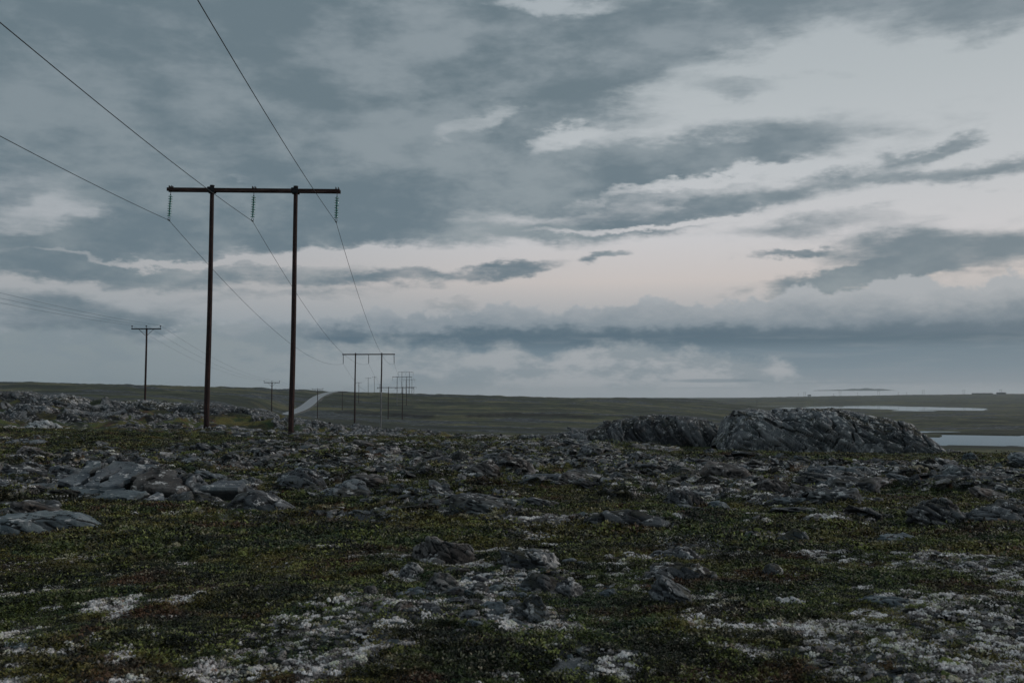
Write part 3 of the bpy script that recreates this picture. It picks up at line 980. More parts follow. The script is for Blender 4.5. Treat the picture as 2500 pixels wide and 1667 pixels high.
def build_road():
    dxr = np.gradient(RCX); dyr = np.gradient(RCY)
    ln = np.hypot(dxr, dyr)
    nx, ny = dyr / ln, -dxr / ln
    zc = EYE + RCZ

    def strip(offs, zo):
        vs = []; fs = []
        k = len(offs)
        for i in range(len(RCX)):
            for o_, z_ in zip(offs, zo):
                vs.append((RCX[i] + nx[i] * o_, RCY[i] + ny[i] * o_, zc[i] + z_))
        for i in range(len(RCX) - 1):
            for j in range(k - 1):
                a = i * k + j
                fs.append((a, a + 1, a + k + 1, a + k))
        return vs, fs
    root = link('road', new_mesh('road', *strip([-2.5, 0, 2.5], [-0.02, 0.05, -0.02]), m_road, True))
    tag(root, 'pale grey asphalt road climbing over the hill between the poles', kind='structure')
    link('verge', new_mesh('verge', *strip([-6.5, -2.5, 2.5, 6.5], [-1.2, -0.05, -0.05, -1.2]), m_verge, True), root)
    # dashed edge lines
    s = np.concatenate([[0], np.cumsum(np.hypot(np.diff(RCX), np.diff(RCY)))])
    ss = np.arange(2, s[-1] - 4, 3.0)
    dash = None
    for side in (-2.25, 2.25):
        for k, a in enumerate(np.arange(4, s[-1] - 8, 9.0)):
            if len([1]) and k > 70:
                break
            vs = []
            for q in (a, a + 3.6):
                X = np.interp(q, s, RCX); Y = np.interp(q, s, RCY); Zz = np.interp(q, s, zc)
                ax = np.interp(q, s, nx); ay = np.interp(q, s, ny)
                for w in (-0.10, 0.10):
                    vs.append((X + ax * (side + w), Y + ay * (side + w), Zz + 0.035 - 0.02))
            link('edge_line', new_mesh('edge_line', vs, [(0, 1, 3, 2)], m_paint), root)


build_road()


# ================================================================== rocks
def cube_sphere(n):
    """Directions of a subdivided cube and its quads."""
    lin = np.tan(np.linspace(-math.pi / 4, math.pi / 4, n + 1))
    vs, fs = [], []
    idx = {}
    for ax in range(3):
        for sg in (-1, 1):
            base = len(vs)
            for i in range(n + 1):
                for j in range(n + 1):
                    v = [0, 0, 0]
                    v[ax] = sg; v[(ax + 1) % 3] = lin[i]; v[(ax + 2) % 3] = lin[j]
                    vs.append(v)
            for i in range(n):
                for j in range(n):
                    a = base + i * (n + 1) + j
                    q = (a, a + n + 1, a + n + 2, a + 1)
                    fs.append(q if sg > 0 else q[::-1])
    vs = np.array(vs, float)
    vs /= np.linalg.norm(vs, axis=1)[:, None]
    key = np.round(vs, 6)
    _, first, inv = np.unique(key, axis=0, return_index=True, return_inverse=True)
    inv = inv.ravel()
    return vs[first], inv[np.array(fs)]


CS = {}


def rock_shape(w, dp, h, seed, n=14, planes=12, strat=None, rough=0.035, block=0.085, flat=0.0, cell=None, cut=-0.35, attrs=None):
    """Faceted, layered rock; w, dp full width/depth, h height above its foot. Returns verts, faces."""
    if n not in CS:
        CS[n] = cube_sphere(n)
    dirs, faces = CS[n]
    rg = np.random.default_rng(seed)
    N = rg.normal(size=(planes, 3)); N[:, 2] = np.abs(N[:, 2]) * 0.9 - 0.25
    N /= np.linalg.norm(N, axis=1)[:, None]
    dk = rg.uniform(0.72, 0.98, planes)
    if flat:
        N[0] = (rg.uniform(-0.12, 0.12), rg.uniform(-0.12, 0.12), 1); dk[0] = 1 - flat
    dot = dirs @ N.T
    rr = np.where(dot > 0.02, dk / np.maximum(dot, 0.02), 9.0)
    rmin = np.minimum(rr.min(1), 1.06)
    p = dirs * rmin[:, None]
    p = p * np.array([w / 2, dp / 2, h])
    size = (w + dp + h) / 3
    nrm = dirs / np.array([w, dp, 2 * h]) * size
    nrm /= np.linalg.norm(nrm, axis=1)[:, None]
    # layer-aligned frame
    st = np.array(strat if strat is not None else (0.45, 0.1, 0.85), float)
    st /= np.linalg.norm(st)
    t1 = np.cross(st, (0, 1, 0)); t1 /= np.linalg.norm(t1)
    t2 = np.cross(st, t1)
    cs = cell if cell else size * 0.42
    off = rg.uniform(0, 50, 3)
    q = np.stack([p @ st / (cs * 0.30), p @ t1 / cs, p @ t2 / (cs * 0.8)], 1) + off
    q = q + 0.35 * np.stack([fbm3(q * 0.6 + 3, seed, 2), fbm3(q * 0.6 + 9, seed, 2), fbm3(q * 0.6 + 15, seed, 2)], 1)
    rv, edge = cells3(q, seed % 997)
    rv2, edge2 = cells3(q * 2.3 + 7, seed % 991 + 3)
    disp = (rv - 0.5) * block * size + (rv2 - 0.5) * block * size * 0.3 - (1 - sstep(edge, 0.0, 0.10)) * block * size * 0.5
    tone_ = 0.6 * rv + 0.4 * rv2
    joint_ = np.maximum(1 - sstep(edge, 0.0, 0.10), 0.6 * (1 - sstep(edge2, 0.0, 0.09)))
    disp = disp + fbm3(p / (size * 0.35) + off, seed + 5, 4) * rough * size
    disp = disp + fbm3(p / (size * 0.08) + off, seed + 9, 3) * rough * size * 0.18
    p = p + nrm * disp[:, None]
    # drop buried underside
    zc = p[:, 2]
    keep = (zc[faces] > cut * h).any(axis=1)
    faces = faces[keep]
    used = np.unique(faces)
    remap = -np.ones(len(p), int); remap[used] = np.arange(len(used))
    p = p[used]
    p[:, 2] = np.maximum(p[:, 2], cut * h * 1.3)
    if attrs is not None:
        attrs['tone'] = tone_[used]; attrs['joint'] = joint_[used]
    return p, remap[faces]


def put_rock(name, px, pyb, wpx, hpx, seed, mat, label=None, cat='rock', group=None, depth=0.8, n=14, D=None, parent=None, rotz=None, sink=0.0, loc=None, **kw):
    """A rock whose foot stands at photo pixel (px, pyb), wpx wide and hpx tall in the photo."""
    if loc is None:
        if D is None:
            x, D = hit(px, pyb)
        else:
            x = (px - 1250) / F * D
        w = wpx * D / F
        h = hpx * D / F
        dp = w * depth
        y = D + dp * 0.35
        x = x * y / D
        z = 0.5 * (zat(x, y) + zat(x, D)) - 0.03 - sink * h
    else:
        x, y, z = loc
        w, dp, h = wpx, wpx * depth, hpx
    at = {}
    v, f = rock_shape(w, dp, h, seed, n=int(n * 1.4), attrs=at, **kw)
    rz = rotz if rotz is not None else random.Random(seed).uniform(-0.5, 0.5)
    me = new_mesh(name, v, f, mat, attrs=at)
    if parent is not None:
        o = link(name, me, parent, (x - parent.location.x, y - parent.location.y, z - parent.location.z), (0, 0, rz))
    else:
        o = link(name, me, None, (x, y, z), (0, 0, rz))
        tag(o, label, cat, group)
    return o


def outcrop(name, label, prof, D, depth, mat, base_py, seed, strat, nu=240, nv=70, block=0.22, cell=0.9, rough=0.09, tilt=0.0, cat='rock outcrop', lean=0.0):
    """Long bedrock outcrop: prof = [(px, top_py)...] skyline; base_py foot line; D distance of its crest."""
    px = np.array([q[0] for q in prof], float); py = np.array([q[1] for q in prof], float)
    u = np.linspace(0, 1, nu)
    pxs = px[0] + (px[-1] - px[0]) * u
    tops = np.interp(pxs, px, py)
    k = np.array([1, 2, 1]) / 4
    tops[1:-1] = np.convolve(tops, k, 'valid')
    xs = (pxs - 1250) / F * D
    zt = np.array([P(a, b_, D).z for a, b_ in zip(pxs, tops)])
    cx = xs.mean()
    gz = Z(xs, np.full(nu, float(D)))
    gfront = Z(xs, np.full(nu, D - depth * 0.5))
    gback = Z(xs, np.full(nu, D + depth * 0.5))
    foot = np.minimum(gfront, gback) - 0.3
    Hh = np.maximum(zt - foot, 0.15)
    ends = np.minimum(sstep(u, 0, 0.06), 1 - sstep(u, 0.94, 1.0))
    fi = np.linspace(0, math.pi, nv)
    Uu, Fi = np.meshgrid(np.arange(nu), fi, indexing='ij')
    wdt = depth * 0.5 * (0.35 + 0.65 * np.sqrt(np.clip(ends, 0, 1)))[:, None]
    c_ = -np.cos(Fi); s_ = np.sin(Fi)
    Y = D + np.sign(c_) * np.abs(c_) ** 0.75 * wdt + lean * depth * 0.2 * s_
    Zz = foot[:, None] + Hh[:, None] * np.abs(s_) ** 0.55
    X = np.repeat(xs[:, None], nv, 1)
    p = np.stack([X.ravel(), Y.ravel(), Zz.ravel()], 1)
    nrm = np.stack([np.zeros(p.shape[0]), c_.ravel() * 0.9, s_.ravel() + 0.15], 1)
    nrm /= np.linalg.norm(nrm, axis=1)[:, None]
    st = np.array(strat, float); st /= np.linalg.norm(st)
    t1 = np.cross(st, (0, 1, 0)); t1 /= np.linalg.norm(t1)
    t2 = np.cross(st, t1)
    q = np.stack([p @ st / (cell * 0.34), p @ t1 / (cell * 1.7), p @ t2 / cell], 1)
    q = q + 1.0 * np.stack([fbm3(q * 0.5 + 3, seed, 2), fbm3(q * 0.5 + 9, seed, 2), fbm3(q * 0.5 + 15, seed, 2)], 1)
    rv0, edge0 = cells3(q * 0.45 + 4.4, seed + 71)
    rv, edge = cells3(q, seed)
    q2 = q * 2.6
    rv2, edge2 = cells3(q2, seed + 31)
    disp = (rv0 - 0.6) * block * 1.3 - (1 - sstep(edge0, 0, 0.08)) * block * 0.4 + (rv - 0.55) * block + (rv2 - 0.5) * block * 0.40 - (1 - sstep(edge, 0, 0.10)) * block * 0.35 - (1 - sstep(edge2, 0, 0.14)) * block * 0.18
    disp += fbm3(p / 1.3, seed + 5, 4) * rough + fbm3(p / 0.3, seed + 6, 3) * rough * 0.6
    hfade = sstep(np.repeat(Hh[:, None], nv, 1).ravel(), 0.2, 1.0) * 0.8 + 0.2
    p = p + nrm * (disp * hfade * (0.45 + 0.55 * np.abs(c_.ravel())))[:, None]
    I, J = np.meshgrid(np.arange(nu - 1), np.arange(nv - 1), indexing='ij')
    fs = np.stack([I * nv + J, (I + 1) * nv + J, (I + 1) * nv + J + 1, I * nv + J + 1], -1).reshape(-1, 4)
    org = np.array([cx, D, float(gz.mean())])
    root = bpy.data.objects.new(name, None)
    COL.objects.link(root)
    root.location = org
    tag(root, label, cat)
    at = {'tone': 0.3 * rv0 + 0.4 * rv + 0.3 * rv2, 'joint': np.maximum.reduce([0.75 * (1 - sstep(edge0, 0, 0.035)), 0.8 * (1 - sstep(edge, 0, 0.07)) * (0.35 + 0.65 * sstep(fbm3(p / 1.1, seed + 77, 3), -0.25, 0.25)), 0.35 * (1 - sstep(edge2, 0, 0.08))])}
    link('rock_body', new_mesh('rock_body', p - org, fs, mat, attrs=at), root)
    return root, xs, Hh + foot, foot


exec_parts = []
# ---- the two big crags at the right
r1, rx_, rt_, rf_ = outcrop('rock_outcrop', 'largest rock outcrop, long dark hump in front of the lakes', [
    (1740, 1082), (1768, 1046), (1782, 1018), (1804, 1004), (1840, 998), (1870, 1003), (1880, 1010), (1905, 1000), (1930, 1000), (1975, 993), (2020, 993), (2060, 1000), (2110, 1010),
    (2160, 1020), (2200, 1034), (2235, 1058), (2262, 1086), (2292, 1104)], 46.0, 5.2, m_rock, 1100, 401, (0.42, -0.35, 0.84), nu=460, nv=150, block=0.20, cell=0.85)
r2, _, _, _ = outcrop('rock_outcrop', 'second largest outcrop, steep dark crag just left of the largest hump', [
    (1330, 1066), (1390, 1056), (1440, 1045), (1490, 1030), (1540, 1018), (1590, 1014), (1640, 1012), (1690, 1016), (1730, 1026), (1746, 1050), (1756, 1078)], 50.0, 4.2, m_rock_dark, 1078, 402,
    (0.75, -0.3, 0.55), nu=300, nv=100, block=0.20, cell=0.75)


def dress(root, D, x0, x1, y0, y1, count, seed, mat, wr, hr, strat, name='slab', dep=0.7):
    """Loose plates and blocks that break up an outcrop's face."""
    rg = random.Random(seed)
    for i in range(count):
        a = rg.random()
        px = x0 + (x1 - x0) * a
        t = rg.random()
        py = y0(px) + (y1(px) - y0(px)) * t
        dd = D - (0.25 + 0.75 * t) * dep * 2.6
        w = rg.uniform(*wr); h = rg.uniform(*hr)
        c = P(px, py, dd)
        at = {}
        v, f = rock_shape(w, w * 0.7, h, seed * 50 + i, n=9, strat=strat, block=0.14, planes=8, flat=0.2, attrs=at)
        at['tone'] = at['tone'] * 0.5 + rg.random() * 0.5
        o = link(name, new_mesh(name, v, f, mat, attrs=at), root, (c.x - root.location.x, dd - root.location.y, c.z - root.location.z),
                 (rg.uniform(-0.2, 0.25), rg.uniform(0.15, 0.55), rg.uniform(-0.4, 0.4)))


top1 = lambda px: np.interp(px, [1776, 1800, 1840, 1975, 2060, 2160, 2235, 2290], [1035, 1015, 1012, 1006, 1012, 1034, 1072, 1105])
bot1 = lambda px: np.interp(px, [1776, 1900, 2000, 2100, 2290], [1070, 1088, 1100, 1096, 1108])
dress(r1, 46.0, 1790, 2270, top1, bot1, 70, 5, m_rock, (0.5, 1.5), (0.10, 0.32), (0.42, -0.35, 0.84))
top2 = lambda px: np.interp(px, [1350, 1490, 1640, 1750], [1072, 1036, 1024, 1040])
bot2 = lambda px: np.interp(px, [1350, 1750], [1078, 1076])
dress(r2, 50.0, 1370, 1745, top2, bot2, 36, 6, m_rock_dark, (0.5, 1.3), (0.12, 0.35), (0.75, -0.3, 0.55), dep=0.55)

# ---- crest ridge at the left, a chain of crags
RID = [
    ('left-hand crag on the ridge line at the edge of the picture', [(-60, 962), (0, 960), (40, 955), (70, 956), (100, 966), (118, 980)], 70, 5.5),
    ('rounded crag on the left ridge between the edge crag and the small pole', [(110, 974), (135, 966), (165, 965), (195, 972), (222, 990)], 69, 5.0),
    ('low rough crag at the foot of the nearest small pole', [(240, 990), (270, 980), (310, 977), (345, 980), (380, 978), (420, 983), (455, 992)], 72, 4.0),
    ('broad dark crag behind the left leg of the nearest big portal', [(440, 990), (480, 983), (520, 986), (560, 990), (600, 996), (640, 1004), (676, 1020)], 70, 5.0),
    ('stony spur between the big portal and the road bend', [(640, 1022), (690, 1024), (730, 1022), (775, 1028), (820, 1038), (870, 1050)], 74, 4.0),
    ('low stony rim in front of the second portal', [(840, 1050), (900, 1053), (960, 1056), (1020, 1060), (1080, 1064), (1130, 1070)], 78, 4.0),
]
for i, (lab, pr, D, dp) in enumerate(RID):
    outcrop('rock_outcrop', lab, pr, D, dp, (m_rock_dark, m_rock, m_rock, m_rock_dark, m_rock, m_rock)[i], 1000, 420 + i, (0.35 - 0.05 * i, -0.3, 0.85), nu=170, nv=50, block=0.30, cell=0.9)

# ---- the tilted slab outcrop at the left
so = bpy.data.objects.new('rock_outcrop', None)
COL.objects.link(so)
sx, sD = hit(330, 1200)
so.location = (sx, sD, zat(sx, sD))
tag(so, 'outcrop of tilted parallel grey slabs in the left foreground', 'rock outcrop')


def plate(name, quad, D0, rise, thick, seed, mat, parent):
    """Rough rock plate whose top face spans four sight points: near-left, far-left, far-right, near-right."""
    c = [P(*quad[0], D0), P(*quad[1], D0 + rise), P(*quad[2], D0 + rise), P(*quad[3], D0)]
    nu, nv = 34, 20
    vs = []
    for i in range(nu):
        for j in range(nv):
            u, v = i / (nu - 1), j / (nv - 1)
            a = c[0].lerp(c[3], u); b_ = c[1].lerp(c[2], u)
            vs.append(a.lerp(b_, v))
    top = np.array([tuple(q) for q in vs])
    nrm = np.array((c[3] - c[0]).cross(c[1] - c[0]).normalized())
    if nrm[2] < 0: nrm = -nrm
    uu = np.repeat(np.linspace(0, 1, nu), nv); vv = np.tile(np.linspace(0, 1, nv), nu)
    ed = np.minimum.reduce([uu, 1 - uu, vv, 1 - vv])
    drop = (1 - sstep(ed, 0, 0.06)) * 0.10
    off = fbm3(top / 0.7 + seed * 3, seed, 3) * 0.04 + fbm3(top / 0.15 + seed, seed + 3, 3) * 0.02 - drop
    jag = fbm3(top / 0.35 + seed, seed + 7, 3)[:, None] * np.array([0.34, 0.22, 0.0]) * (1 - sstep(ed, 0, 0.25))[:, None]
    t3 = top + nrm * off[:, None] + jag
    bot = t3 - np.array([0, 0, thick])
    V_ = np.concatenate([t3, bot]); n = nu * nv
    F_ = []
    for i in range(nu - 1):
        for j in range(nv - 1):
            q = i * nv + j
            F_.append((q, q + nv, q + nv + 1, q + 1))
    rim = [i * nv for i in range(nu)] + [(nu - 1) * nv + j for j in range(1, nv)] + [i * nv + nv - 1 for i in range(nu - 2, -1, -1)] + [j for j in range(nv - 2, 0, -1)]
    for k in range(len(rim)):
        a, b_ = rim[k], rim[(k + 1) % len(rim)]
        F_.append((a, a + n, b_ + n, b_))
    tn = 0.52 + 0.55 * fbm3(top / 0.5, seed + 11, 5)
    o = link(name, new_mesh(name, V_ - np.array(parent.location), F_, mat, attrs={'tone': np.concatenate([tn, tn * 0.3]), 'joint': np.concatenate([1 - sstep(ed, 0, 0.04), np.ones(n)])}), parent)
    return o


D0 = hit(300, 1226)[1] - 0.3
for k, (q, dd, rs, th, mt) in enumerate([
    (((150, 1185), (214, 1120), (262, 1119), (196, 1187)), 0.62, 1.35, 0.5, m_rock_slab),
    (((199, 1186), (272, 1120), (306, 1127), (236, 1188)), 0.46, 1.3, 0.5, m_rock_slab),
    (((243, 1188), (318, 1126), (366, 1131), (292, 1188)), 0.50, 1.3, 0.5, m_rock_slab),
    (((298, 1187), (372, 1134), (398, 1140), (338, 1190)), 0.36, 1.25, 0.5, m_rock_brown),
    (((344, 1190), (404, 1141), (448, 1150), (420, 1198)), 0.32, 1.2, 0.6, m_rock_brown),
    (((34, 1196), (70, 1178), (138, 1177), (128, 1198)), 0.1, 0.8, 0.3, m_rock_slab),
    (((136, 1203), (158, 1186), (300, 1184), (290, 1205)), 0.05, 0.8, 0.3, m_rock_blue),
    (((208, 1213), (262, 1194), (368, 1194), (330, 1216)), -0.4, 0.7, 0.35, m_rock_blue),
    (((334, 1218), (374, 1197), (412, 1202), (404, 1224)), -0.5, 0.7, 0.35, m_rock_slab),
    (((488, 1190), (520, 1172), (590, 1172), (566, 1192)), 0.3, 0.9, 0.3, m_rock_slab)]):
    plate('slab', q, D0 + dd, rs, th, 60 + k, mt, so)
for px, pyb, w, h, sd, mt in [(455, 1222, 170, 62, 4, m_rock_dark), (470, 1238, 150, 36, 8, m_rock_dark), (330, 1160, 190, 44, 9, m_rock_dark), (260, 1192, 320, 20, 10, m_rock_dark)]:
    put_rock('rock_block', px, pyb, w, h, 500 + sd, mt, parent=so, n=24, planes=10, strat=(0.35, -0.4, 0.85), depth=0.55, rough=0.07, block=0.12, rotz=0.2)

# ---- individual rocks, each with its own place
ROCKS = [
    # px, foot py, w, h, material, kwargs, name, label
    (690, 1109, 46, 26, m_rock_brown, dict(flat=0.3, planes=8), 'boulder', 'squarish boulder with pale top standing alone right of the big portal foot'),
    (2368, 1130, 40, 26, m_rock_blue, dict(planes=8), 'boulder', 'blocky grey boulder at the right foot of the largest hump'),
    (2320, 1112, 90, 14, m_rock, dict(depth=0.5), 'rock', 'low ledge of stones joining the largest hump and the blocky boulder'),
    (2000, 1134, 32, 10, m_rock_pale, dict(planes=7), 'stone', 'small whitish stone on the grass below the largest hump'),
    (72, 1175, 80, 34, m_rock_dark, {}, 'rock', 'dark rock knob at the left end of the tilted slabs'),
    (150, 1180, 90, 30, m_rock_dark, {}, 'rock', 'dark rock between the left knob and the tilted slabs'),
    (110, 1312, 310, 72, m_rock_blue, dict(flat=0.35, n=26, planes=9, depth=0.6, rough=0.03, block=0.03), 'rock_slab', 'big flat blue-grey slab at the left edge of the foreground'),
    (640, 1252, 190, 58, m_rock_dark, dict(n=24, rough=0.04, block=0.07, strat=(0.2, -0.4, 0.9)), 'rock', 'dark rounded striped rock right of the tilted slabs'),
    (545, 1196, 90, 20, m_rock_slab, dict(flat=0.3), 'rock', 'flat grey rock just right of the tilted slabs'),
    (612, 1190, 70, 26, m_rock, {}, 'rock', 'small grey rock above the striped rounded rock'),
    (735, 1206, 130, 40, m_rock_slab, dict(n=22, rough=0.06, block=0.05), 'rock', 'smooth grey hump with pits behind the striped rounded rock'),
    (845, 1225, 160, 44, m_rock_slab, dict(n=24, rough=0.06, block=0.06), 'rock', 'pale-topped grey hump in the middle of the left meadow'),
    (975, 1238, 110, 22, m_rock_slab, dict(flat=0.3), 'rock', 'long flat grey rock right of the pale-topped hump'),
    (1070, 1246, 100, 18, m_rock_dark, dict(flat=0.2), 'rock', 'low dark rock with a lichen fringe in the central meadow'),
    (893, 1186, 26, 20, m_rock, {}, 'rock', 'small knob of rock above the central meadow, far from others'),
    (1180, 1264, 90, 30, m_rock_dark, dict(n=20), 'boulder', 'lone blackish boulder in the middle of the green meadow'),
    (1178, 1176, 92, 44, m_rock_brown, dict(n=22, rough=0.05, block=0.04), 'boulder', 'rounded brown-grey boulder in the centre of the stony band'),
    (1258, 1168, 110, 46, m_rock_brown, dict(n=22), 'boulder', 'sloping boulder leaning against the rounded centre boulder'),
    (1118, 1136, 70, 30, m_rock_dark, {}, 'boulder', 'dark boulder behind the rounded centre boulder'),
    (1030, 1170, 80, 30, m_rock, {}, 'rock', 'grey rock left of the rounded centre boulder'),
    (865, 1146, 60, 22, m_rock_brown, {}, 'rock', 'brown rock in the stony band right of the lone squarish boulder'),
    (790, 1150, 90, 22, m_rock_slab, dict(flat=0.3), 'rock', 'flat pale rock in the stony band below the squarish boulder'),
    (1370, 1140, 70, 20, m_rock_dark, dict(flat=0.3), 'rock', 'dark low rock right of the leaning centre boulders'),
    (1400, 1178, 60, 34, m_rock, {}, 'rock', 'small upright rock at the edge of the lichen right of centre'),
    (1530, 1302, 250, 50, m_rock_dark, dict(n=30, depth=0.5, strat=(0.1, -0.5, 0.85)), 'rock', 'long dark low rock wall right of the picture centre'),
    (1370, 1290, 160, 26, m_rock_brown, dict(n=22, flat=0.4, depth=0.6), 'rock', 'flat lichen-covered plates at the left end of the long dark rock'),
    (1675, 1242, 110, 44, m_rock_dark, dict(n=22, strat=(0.9, 0.1, 0.4), block=0.08), 'boulder', 'dark ridged boulder at the lower edge of the stony band'),
    (1752, 1248, 70, 24, m_rock_blue, dict(planes=9), 'rock', 'small bluish rock beside the dark ridged boulder'),
    (1890, 1232, 100, 42, m_rock_brown, dict(n=20), 'boulder', 'left one of two brown boulders joined in the right-hand stony band'),
    (1965, 1234, 100, 40, m_rock_brown, dict(n=20), 'boulder', 'right one of two brown boulders joined in the right-hand stony band'),
    (2120, 1232, 90, 28, m_rock_dark, {}, 'rock', 'dark rock right of the two joined brown boulders'),
    (2290, 1292, 160, 62, m_rock_dark, dict(n=28, block=0.14), 'rock', 'rugged dark crag in the right foreground meadow edge'),
    (2440, 1290, 200, 56, m_rock_dark, dict(n=28, block=0.12), 'rock', 'dark crag running out of the right edge of the picture'),
    (2190, 1328, 130, 36, m_rock_blue, dict(n=24, flat=0.4, depth=0.5, rough=0.05), 'rock_slab', 'flat blue-grey slab lying in the green meadow at the right'),
    (1935, 1338, 110, 44, m_rock, dict(n=24), 'boulder', 'grey boulder with a lichen line under it in the right meadow'),
    (1840, 1320, 70, 26, m_rock_dark, {}, 'rock', 'small dark rock left of the grey boulder in the right meadow'),
    (1850, 1350, 80, 14, m_rock_dark, dict(flat=0.3), 'rock', 'very low dark rock under the grey boulder in the right meadow'),
    (1080, 1386, 160, 46, m_rock_brown, dict(n=30, rough=0.08), 'rock', 'rounded dark rock at the top of the foreground rubble pile'),
    (1010, 1412, 60, 32, m_rock, dict(n=18), 'rock', 'small pale rock at the left shoulder of the rubble pile'),
    (1285, 1400, 160, 46, m_rock, dict(n=24, flat=0.3, block=0.12), 'rock', 'broken layered rock at the right of the rubble pile'),
    (1330, 1448, 130, 36, m_rock_dark, dict(n=22), 'rock', 'dark moss-edged rock in the right part of the rubble pile'),
    (1385, 1458, 76, 30, m_rock_dark, dict(n=20, planes=8), 'boulder', 'smooth dark boulder right of the rubble pile'),
    (1075, 1455, 90, 34, m_rock_brown, dict(n=20), 'rock', 'brown rock in the middle of the rubble pile'),
    (1300, 1530, 90, 54, m_rock, dict(n=24), 'boulder', 'pale grey boulder at the lower right of the rubble pile'),
    (905, 1485, 50, 28, m_rock_brown, dict(n=16), 'rock', 'small brown rock among the white lichen left of the rubble pile'),
    (1636, 1492, 96, 56, m_rock, dict(n=28, rough=0.07), 'boulder', 'rounded grey boulder between two white lichen patches'),
    (1650, 1425, 170, 40, m_rock, dict(n=26, flat=0.3), 'rock', 'lichen-crusted flat rock above the rounded grey boulder'),
    (1640, 1378, 130, 26, m_rock_dark, dict(n=20), 'rock', 'dark rock with white lichen crest above the flat rock'),
    (1485, 1462, 50, 24, m_rock_blue, {}, 'stone', 'small bluish stone just left of the lichen patch'),
    (1885, 1408, 60, 24, m_rock_dark, {}, 'stone', 'small dark stone in the brown heath at the right'),
    (2165, 1486, 110, 22, m_rock_blue, dict(flat=0.3), 'rock', 'low bluish rock in the lower right meadow'),
    (1930, 1482, 80, 24, m_rock_pale, dict(rough=0.14), 'rock', 'pale lichen-covered mound in the lower right meadow'),
    (40, 1610, 110, 26, m_rock_blue, dict(flat=0.5, depth=0.6), 'rock_slab', 'small teal-grey slab at the lower left corner'),
    (370, 1592, 60, 14, m_rock_blue, dict(flat=0.5), 'stone', 'thin bluish stone in the heath at the lower left'),
    (1165, 1560, 46, 16, m_rock_blue, dict(flat=0.5), 'stone', 'flat teal stone below the rubble pile'),
    (80, 1012, 130, 22, m_rock, dict(n=18), 'rock', 'grey rock on the slope below the left edge crag'),
    (105, 1046, 100, 20, m_rock_pale, dict(n=18), 'rock', 'pale lichen-covered rock in the grass at the left'),
    (60, 1090, 130, 20, m_rock_slab, dict(n=18, flat=0.3), 'rock', 'flat grey rocks in the grass near the left edge'),
    (1480, 1100, 40, 22, m_rock_dark, dict(planes=7), 'rock', 'small pointed dark rock below the steep crag'),
    (1540, 1103, 60, 8, m_rock, dict(flat=0.3), 'rock', 'low slab right of the pointed dark rock'),
    (1735, 1112, 44, 16, m_rock_dark, {}, 'rock', 'small dark rock below the gap between the two crags'),
    (1300, 1076, 70, 16, m_rock, dict(flat=0.2), 'rock', 'low grey rock at the left foot of the steep crag'),
    (1240, 1110, 90, 18, m_rock_blue, dict(flat=0.4), 'rock', 'flat pale-blue rock behind the stony band centre'),
    (1560, 1140, 80, 22, m_rock_dark, {}, 'rock', 'dark rock in the stony band under the steep crag'),
    (1650, 1168, 90, 26, m_rock_dark, {}, 'rock', 'dark jagged rock in the stony band right of centre'),
    (1820, 1158, 90, 24, m_rock_slab, dict(flat=0.3), 'rock', 'flat grey rock in the stony band under the largest hump'),
    (1700, 1135, 50, 18, m_rock_dark, {}, 'rock', 'little dark rock at the back of the stony band'),
    (2040, 1176, 160, 26, m_rock_slab, dict(flat=0.4, n=20), 'rock', 'broad flat slab in the right-hand stony band'),
    (2230, 1170, 130, 22, m_rock, dict(flat=0.4), 'rock', 'broad low slab under the blocky boulder'),
    (2330, 1195, 110, 22, m_rock_slab, dict(flat=0.4), 'rock', 'flat slab with pale edge at the right of the stony band'),
    (2460, 1215, 110, 26, m_rock_dark, {}, 'rock', 'dark rock at the right edge of the stony band'),
    (480, 1140, 120, 22, m_rock, {}, 'rock', 'grey rock ledge behind the tilted slabs'),
    (580, 1150, 110, 24, m_rock_brown, {}, 'rock', 'brownish ledge between the tilted slabs and the squarish boulder'),
    (640, 1165, 80, 18, m_rock_slab, dict(flat=0.3), 'rock', 'light ledge in front of the brownish ledge'),
]
for i, (px, pyb, w, h, mt, kw, nm, lab) in enumerate(ROCKS):
    kw = dict(kw)
    if pyb > 1340:
        h *= 1.45
        w *= 1.12
    kw.setdefault('n', 14)
    put_rock(nm, px, pyb, w, h, 900 + i * 7, mt, lab, 'boulder' if nm == 'boulder' else ('stone' if nm == 'stone' else 'rock'), **kw)

# ---- smaller rocks of the stony band, each its own object
protos = []
for i in range(10):
    at = {}
    v, f = rock_shape(1.0, random.uniform(0.55, 0.9), random.uniform(0.16, 0.40), 2000 + i, n=11, planes=7, block=0.11, flat=0.3, attrs=at)
    protos.append([new_mesh('rock', v, f, mt, attrs=at) for mt in (m_rock, m_rock_dark, m_rock_slab, m_rock_brown)])
rg = random.Random(77)
placed = 0
while placed < 240:
    px = rg.uniform(-20, 2520)
    py = 1068 + (rg.random() ** 1.3) * 200
    x, D = hit(px, py)
    L_, R_ = masks(np.array([x]), np.array([D]))
    if D > 85 or (R_[0] < 0.35 and rg.random() > 0.04):
        continue
    s = rg.uniform(0.30, 1.15) * (0.7 + D / 70)
    me = rg.choice(protos)[rg.choice((0, 1, 1, 1, 2, 3))]
    o = link('rock', me, None, (x, D, zat(x, D) + 0.02 * s), (rg.uniform(-.2, .3), rg.uniform(-.1, .35), rg.uniform(-0.6, 0.6)))
    o.scale = (s, s, s * rg.uniform(0.32, 0.75))
    where = 'left of the lone boulder' if px < 640 else ('right of the lone boulder' if px < 1350 else ('below the steep crag' if px < 1770 else 'below the largest hump'))
    far_ = 'at the back' if D > 30 else 'at the front'
    tag(o, 'small rock strewn %s of the stony band, %s' % (far_, where), 'rock', 'small rocks %s of the stony band %s' % (far_, where))
    placed += 1


